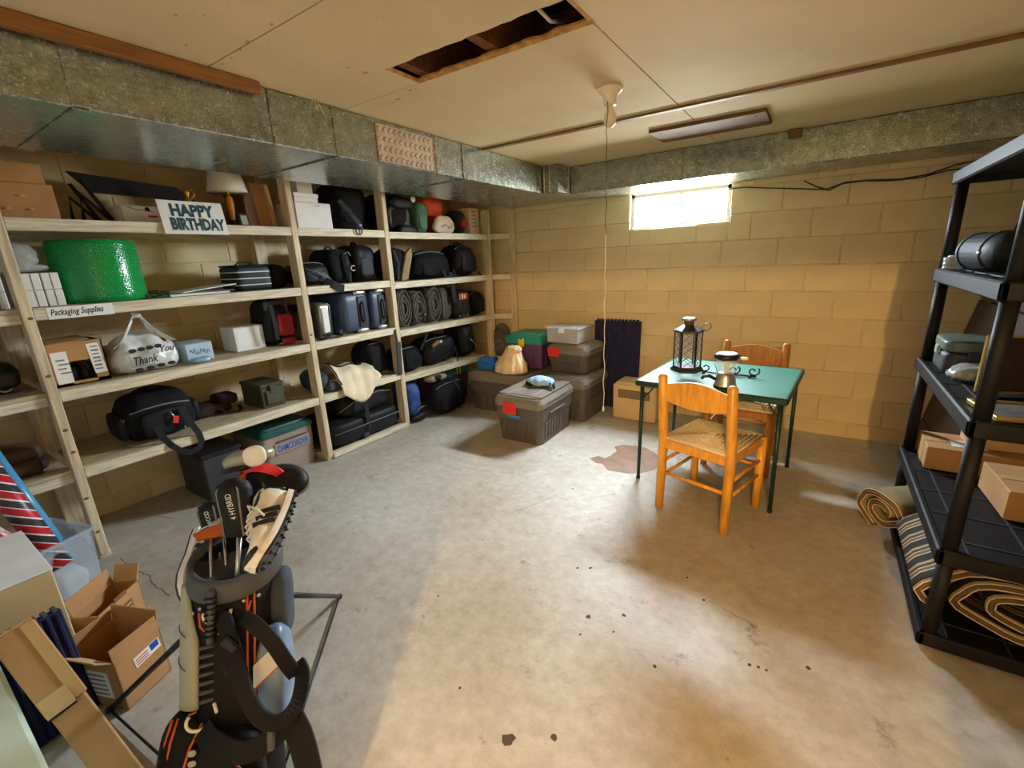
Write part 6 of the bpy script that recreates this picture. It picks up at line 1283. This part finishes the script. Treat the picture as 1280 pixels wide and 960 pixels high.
# gift wrap rolls
def roll(label, a, b, r, m, grp='gift wrap rolls in the clear bin'):
    a, b = Vector(a), Vector(b); ax_ = (b-a).normalized(); t = thing('gift_wrap_roll', label, 'gift wrap', M=TR(*a) @ axes(ax_, (0, 1, 0)), group=grp); L_ = (b-a).length
    MB().lathe([(r*.55, 0), (r, 0), (r, L_), (r*.55, L_)], 24).build('paper_roll', m, t); MB().lathe([(r*.55, -.004), (r*.45, -.004), (r*.45, .02)], 16).build('core_tube', 'cardboard', t); return t
mat('wrap_blue', '#4f9fc8', 0.3); mat('wrap_red', '#a8202c', 0.3, var=0.5, vs_=30, col2='#e8e0dc')
roll('gift wrap roll striped red, black and white leaning from the bin', PX(72, 695, -2.72)+Vector((0, 0, -0.05)), PX(-30, 570, -2.86), 0.044, 'gift_stripe')
roll('blue gift wrap roll behind the striped one', PX(82, 688, -2.80)+Vector((0, 0, -0.05)), PX(-22, 552, -2.95), 0.028, 'wrap_blue')
roll('red patterned gift wrap roll beneath the striped one', PX(30, 690, -2.66), PX(-40, 650, -2.70), 0.032, 'wrap_red')
# open brown boxes
def open_box(label, corner, e1, w1, w2, h, name='cardboard_box'):
    # corner: nearest floor corner; e1: direction of the printed face
    e1 = Vector(e1).normalized(); t = thing(name, label, 'box', corner, math.atan2(e1.y, e1.x)); th = .004   # local x along e1, local y away
    n = MB().box((w1/2, th/2, h/2), (w1, th, h)).box((w1/2, w2-th/2, h/2), (w1, th, h)).box((th/2, w2/2, h/2), (th, w2, h)).box((w1-th/2, w2/2, h/2), (th, w2, h)).box((w1/2, w2/2, th/2), (w1, w2, th)); n.build('carton_body', 'cardboard', t)
    return t
t = open_box('open brown box with a blue and white postal label', (-1.852, 0.238, 0.001), (-0.06, 0.147, 0), 0.165, 0.22, 0.20)
MB().box((0.0825, 0.004, 0.225), (0.163, .004, .055), 0, RX(-.06)).build('flap', 'cardboard', t); MB().box((.0825, .214, .225), (.163, .004, .055), 0, RX(.25)).build('flap', 'cardboard', t); MB().box((-.022, .11, .225), (.004, .21, .07), 0, RY(-.8)).build('flap', 'cardboard_lite', t); MB().box((.170, .11, .232), (.004, .21, .07), 0, RY(.15)).build('flap', 'cardboard', t)
lb = MB().box((.105, -.0008, .145), (.095, .0016, .040), 0, RY(-.08)).build('postal_label', 'white_paper', t); MB().box((.132, -.002, .153), (.030, .001, .026), 0, RY(-.08)).build('blue_emblem', 'label_blue', lb); n = MB()
for k in range(3): n.box((.085, -.002, .152-.010*k), (.045, .001, .0035), 0, RY(-.08))
n.build('label_print', 'ink_red', lb)
ls = MB().box((-.0008, .11, .10), (.0016, .13, .11)).build('shipping_label', 'white_card', t); n = MB()
for k in range(5): n.box((-.002, .11, .14-.02*k), (.001, .10, .006))
n.build('label_print', 'ink_grey', ls)
t = open_box('small open brown box with a printed grid beside the clear bin', (-2.19, 0.285, 0.001), (-0.15, 0.20, 0), 0.21, 0.11, 0.20)
MB().box((.105, -.0008, .11), (.10, .0014, .09)).build('printed_grid', 'cardboard_dark', t); n = MB()
for k in range(4): n.box((.105, -.002, .08+.02*k), (.09, .001, .008))
n.build('grid_row', 'cardboard_lite', t); MB().box((.105, .106, .235), (.20, .004, .07), 0, RX(-.2)).build('flap', 'cardboard', t); MB().box((.225, .055, .23), (.004, .10, .075), 0, RY(.45)).build('flap', 'cardboard_lite', t); MB().box((.105, -.004, .205), (.06, .004, .018)).build('hand_notch', 'cardboard_dark', t)
# navy ribbed mat leaning between
t = thing('foam_mat', 'navy ribbed foam mat leaning among the near boxes', 'foam mat', (-1.985, 0.082, 0.001), 0.12)
MB().box((0.0, 0, 0.20), (0.028, 0.21, 0.40), 0.004, RY(-0.12)).build('mat_sheet', 'foam_navy', t)
for k in range(9): MB().box((0.018, -.088+.022*k, .20), (.010, .012, .39), .003, RY(-.12)).build('rib', 'foam_navy', t)
n = MB()
for k in range(8): MB().box((-.024, -.085+.025*k, .402), (.026, .013, .014), .002).build('interlock_tooth', 'grey_fabric', t)
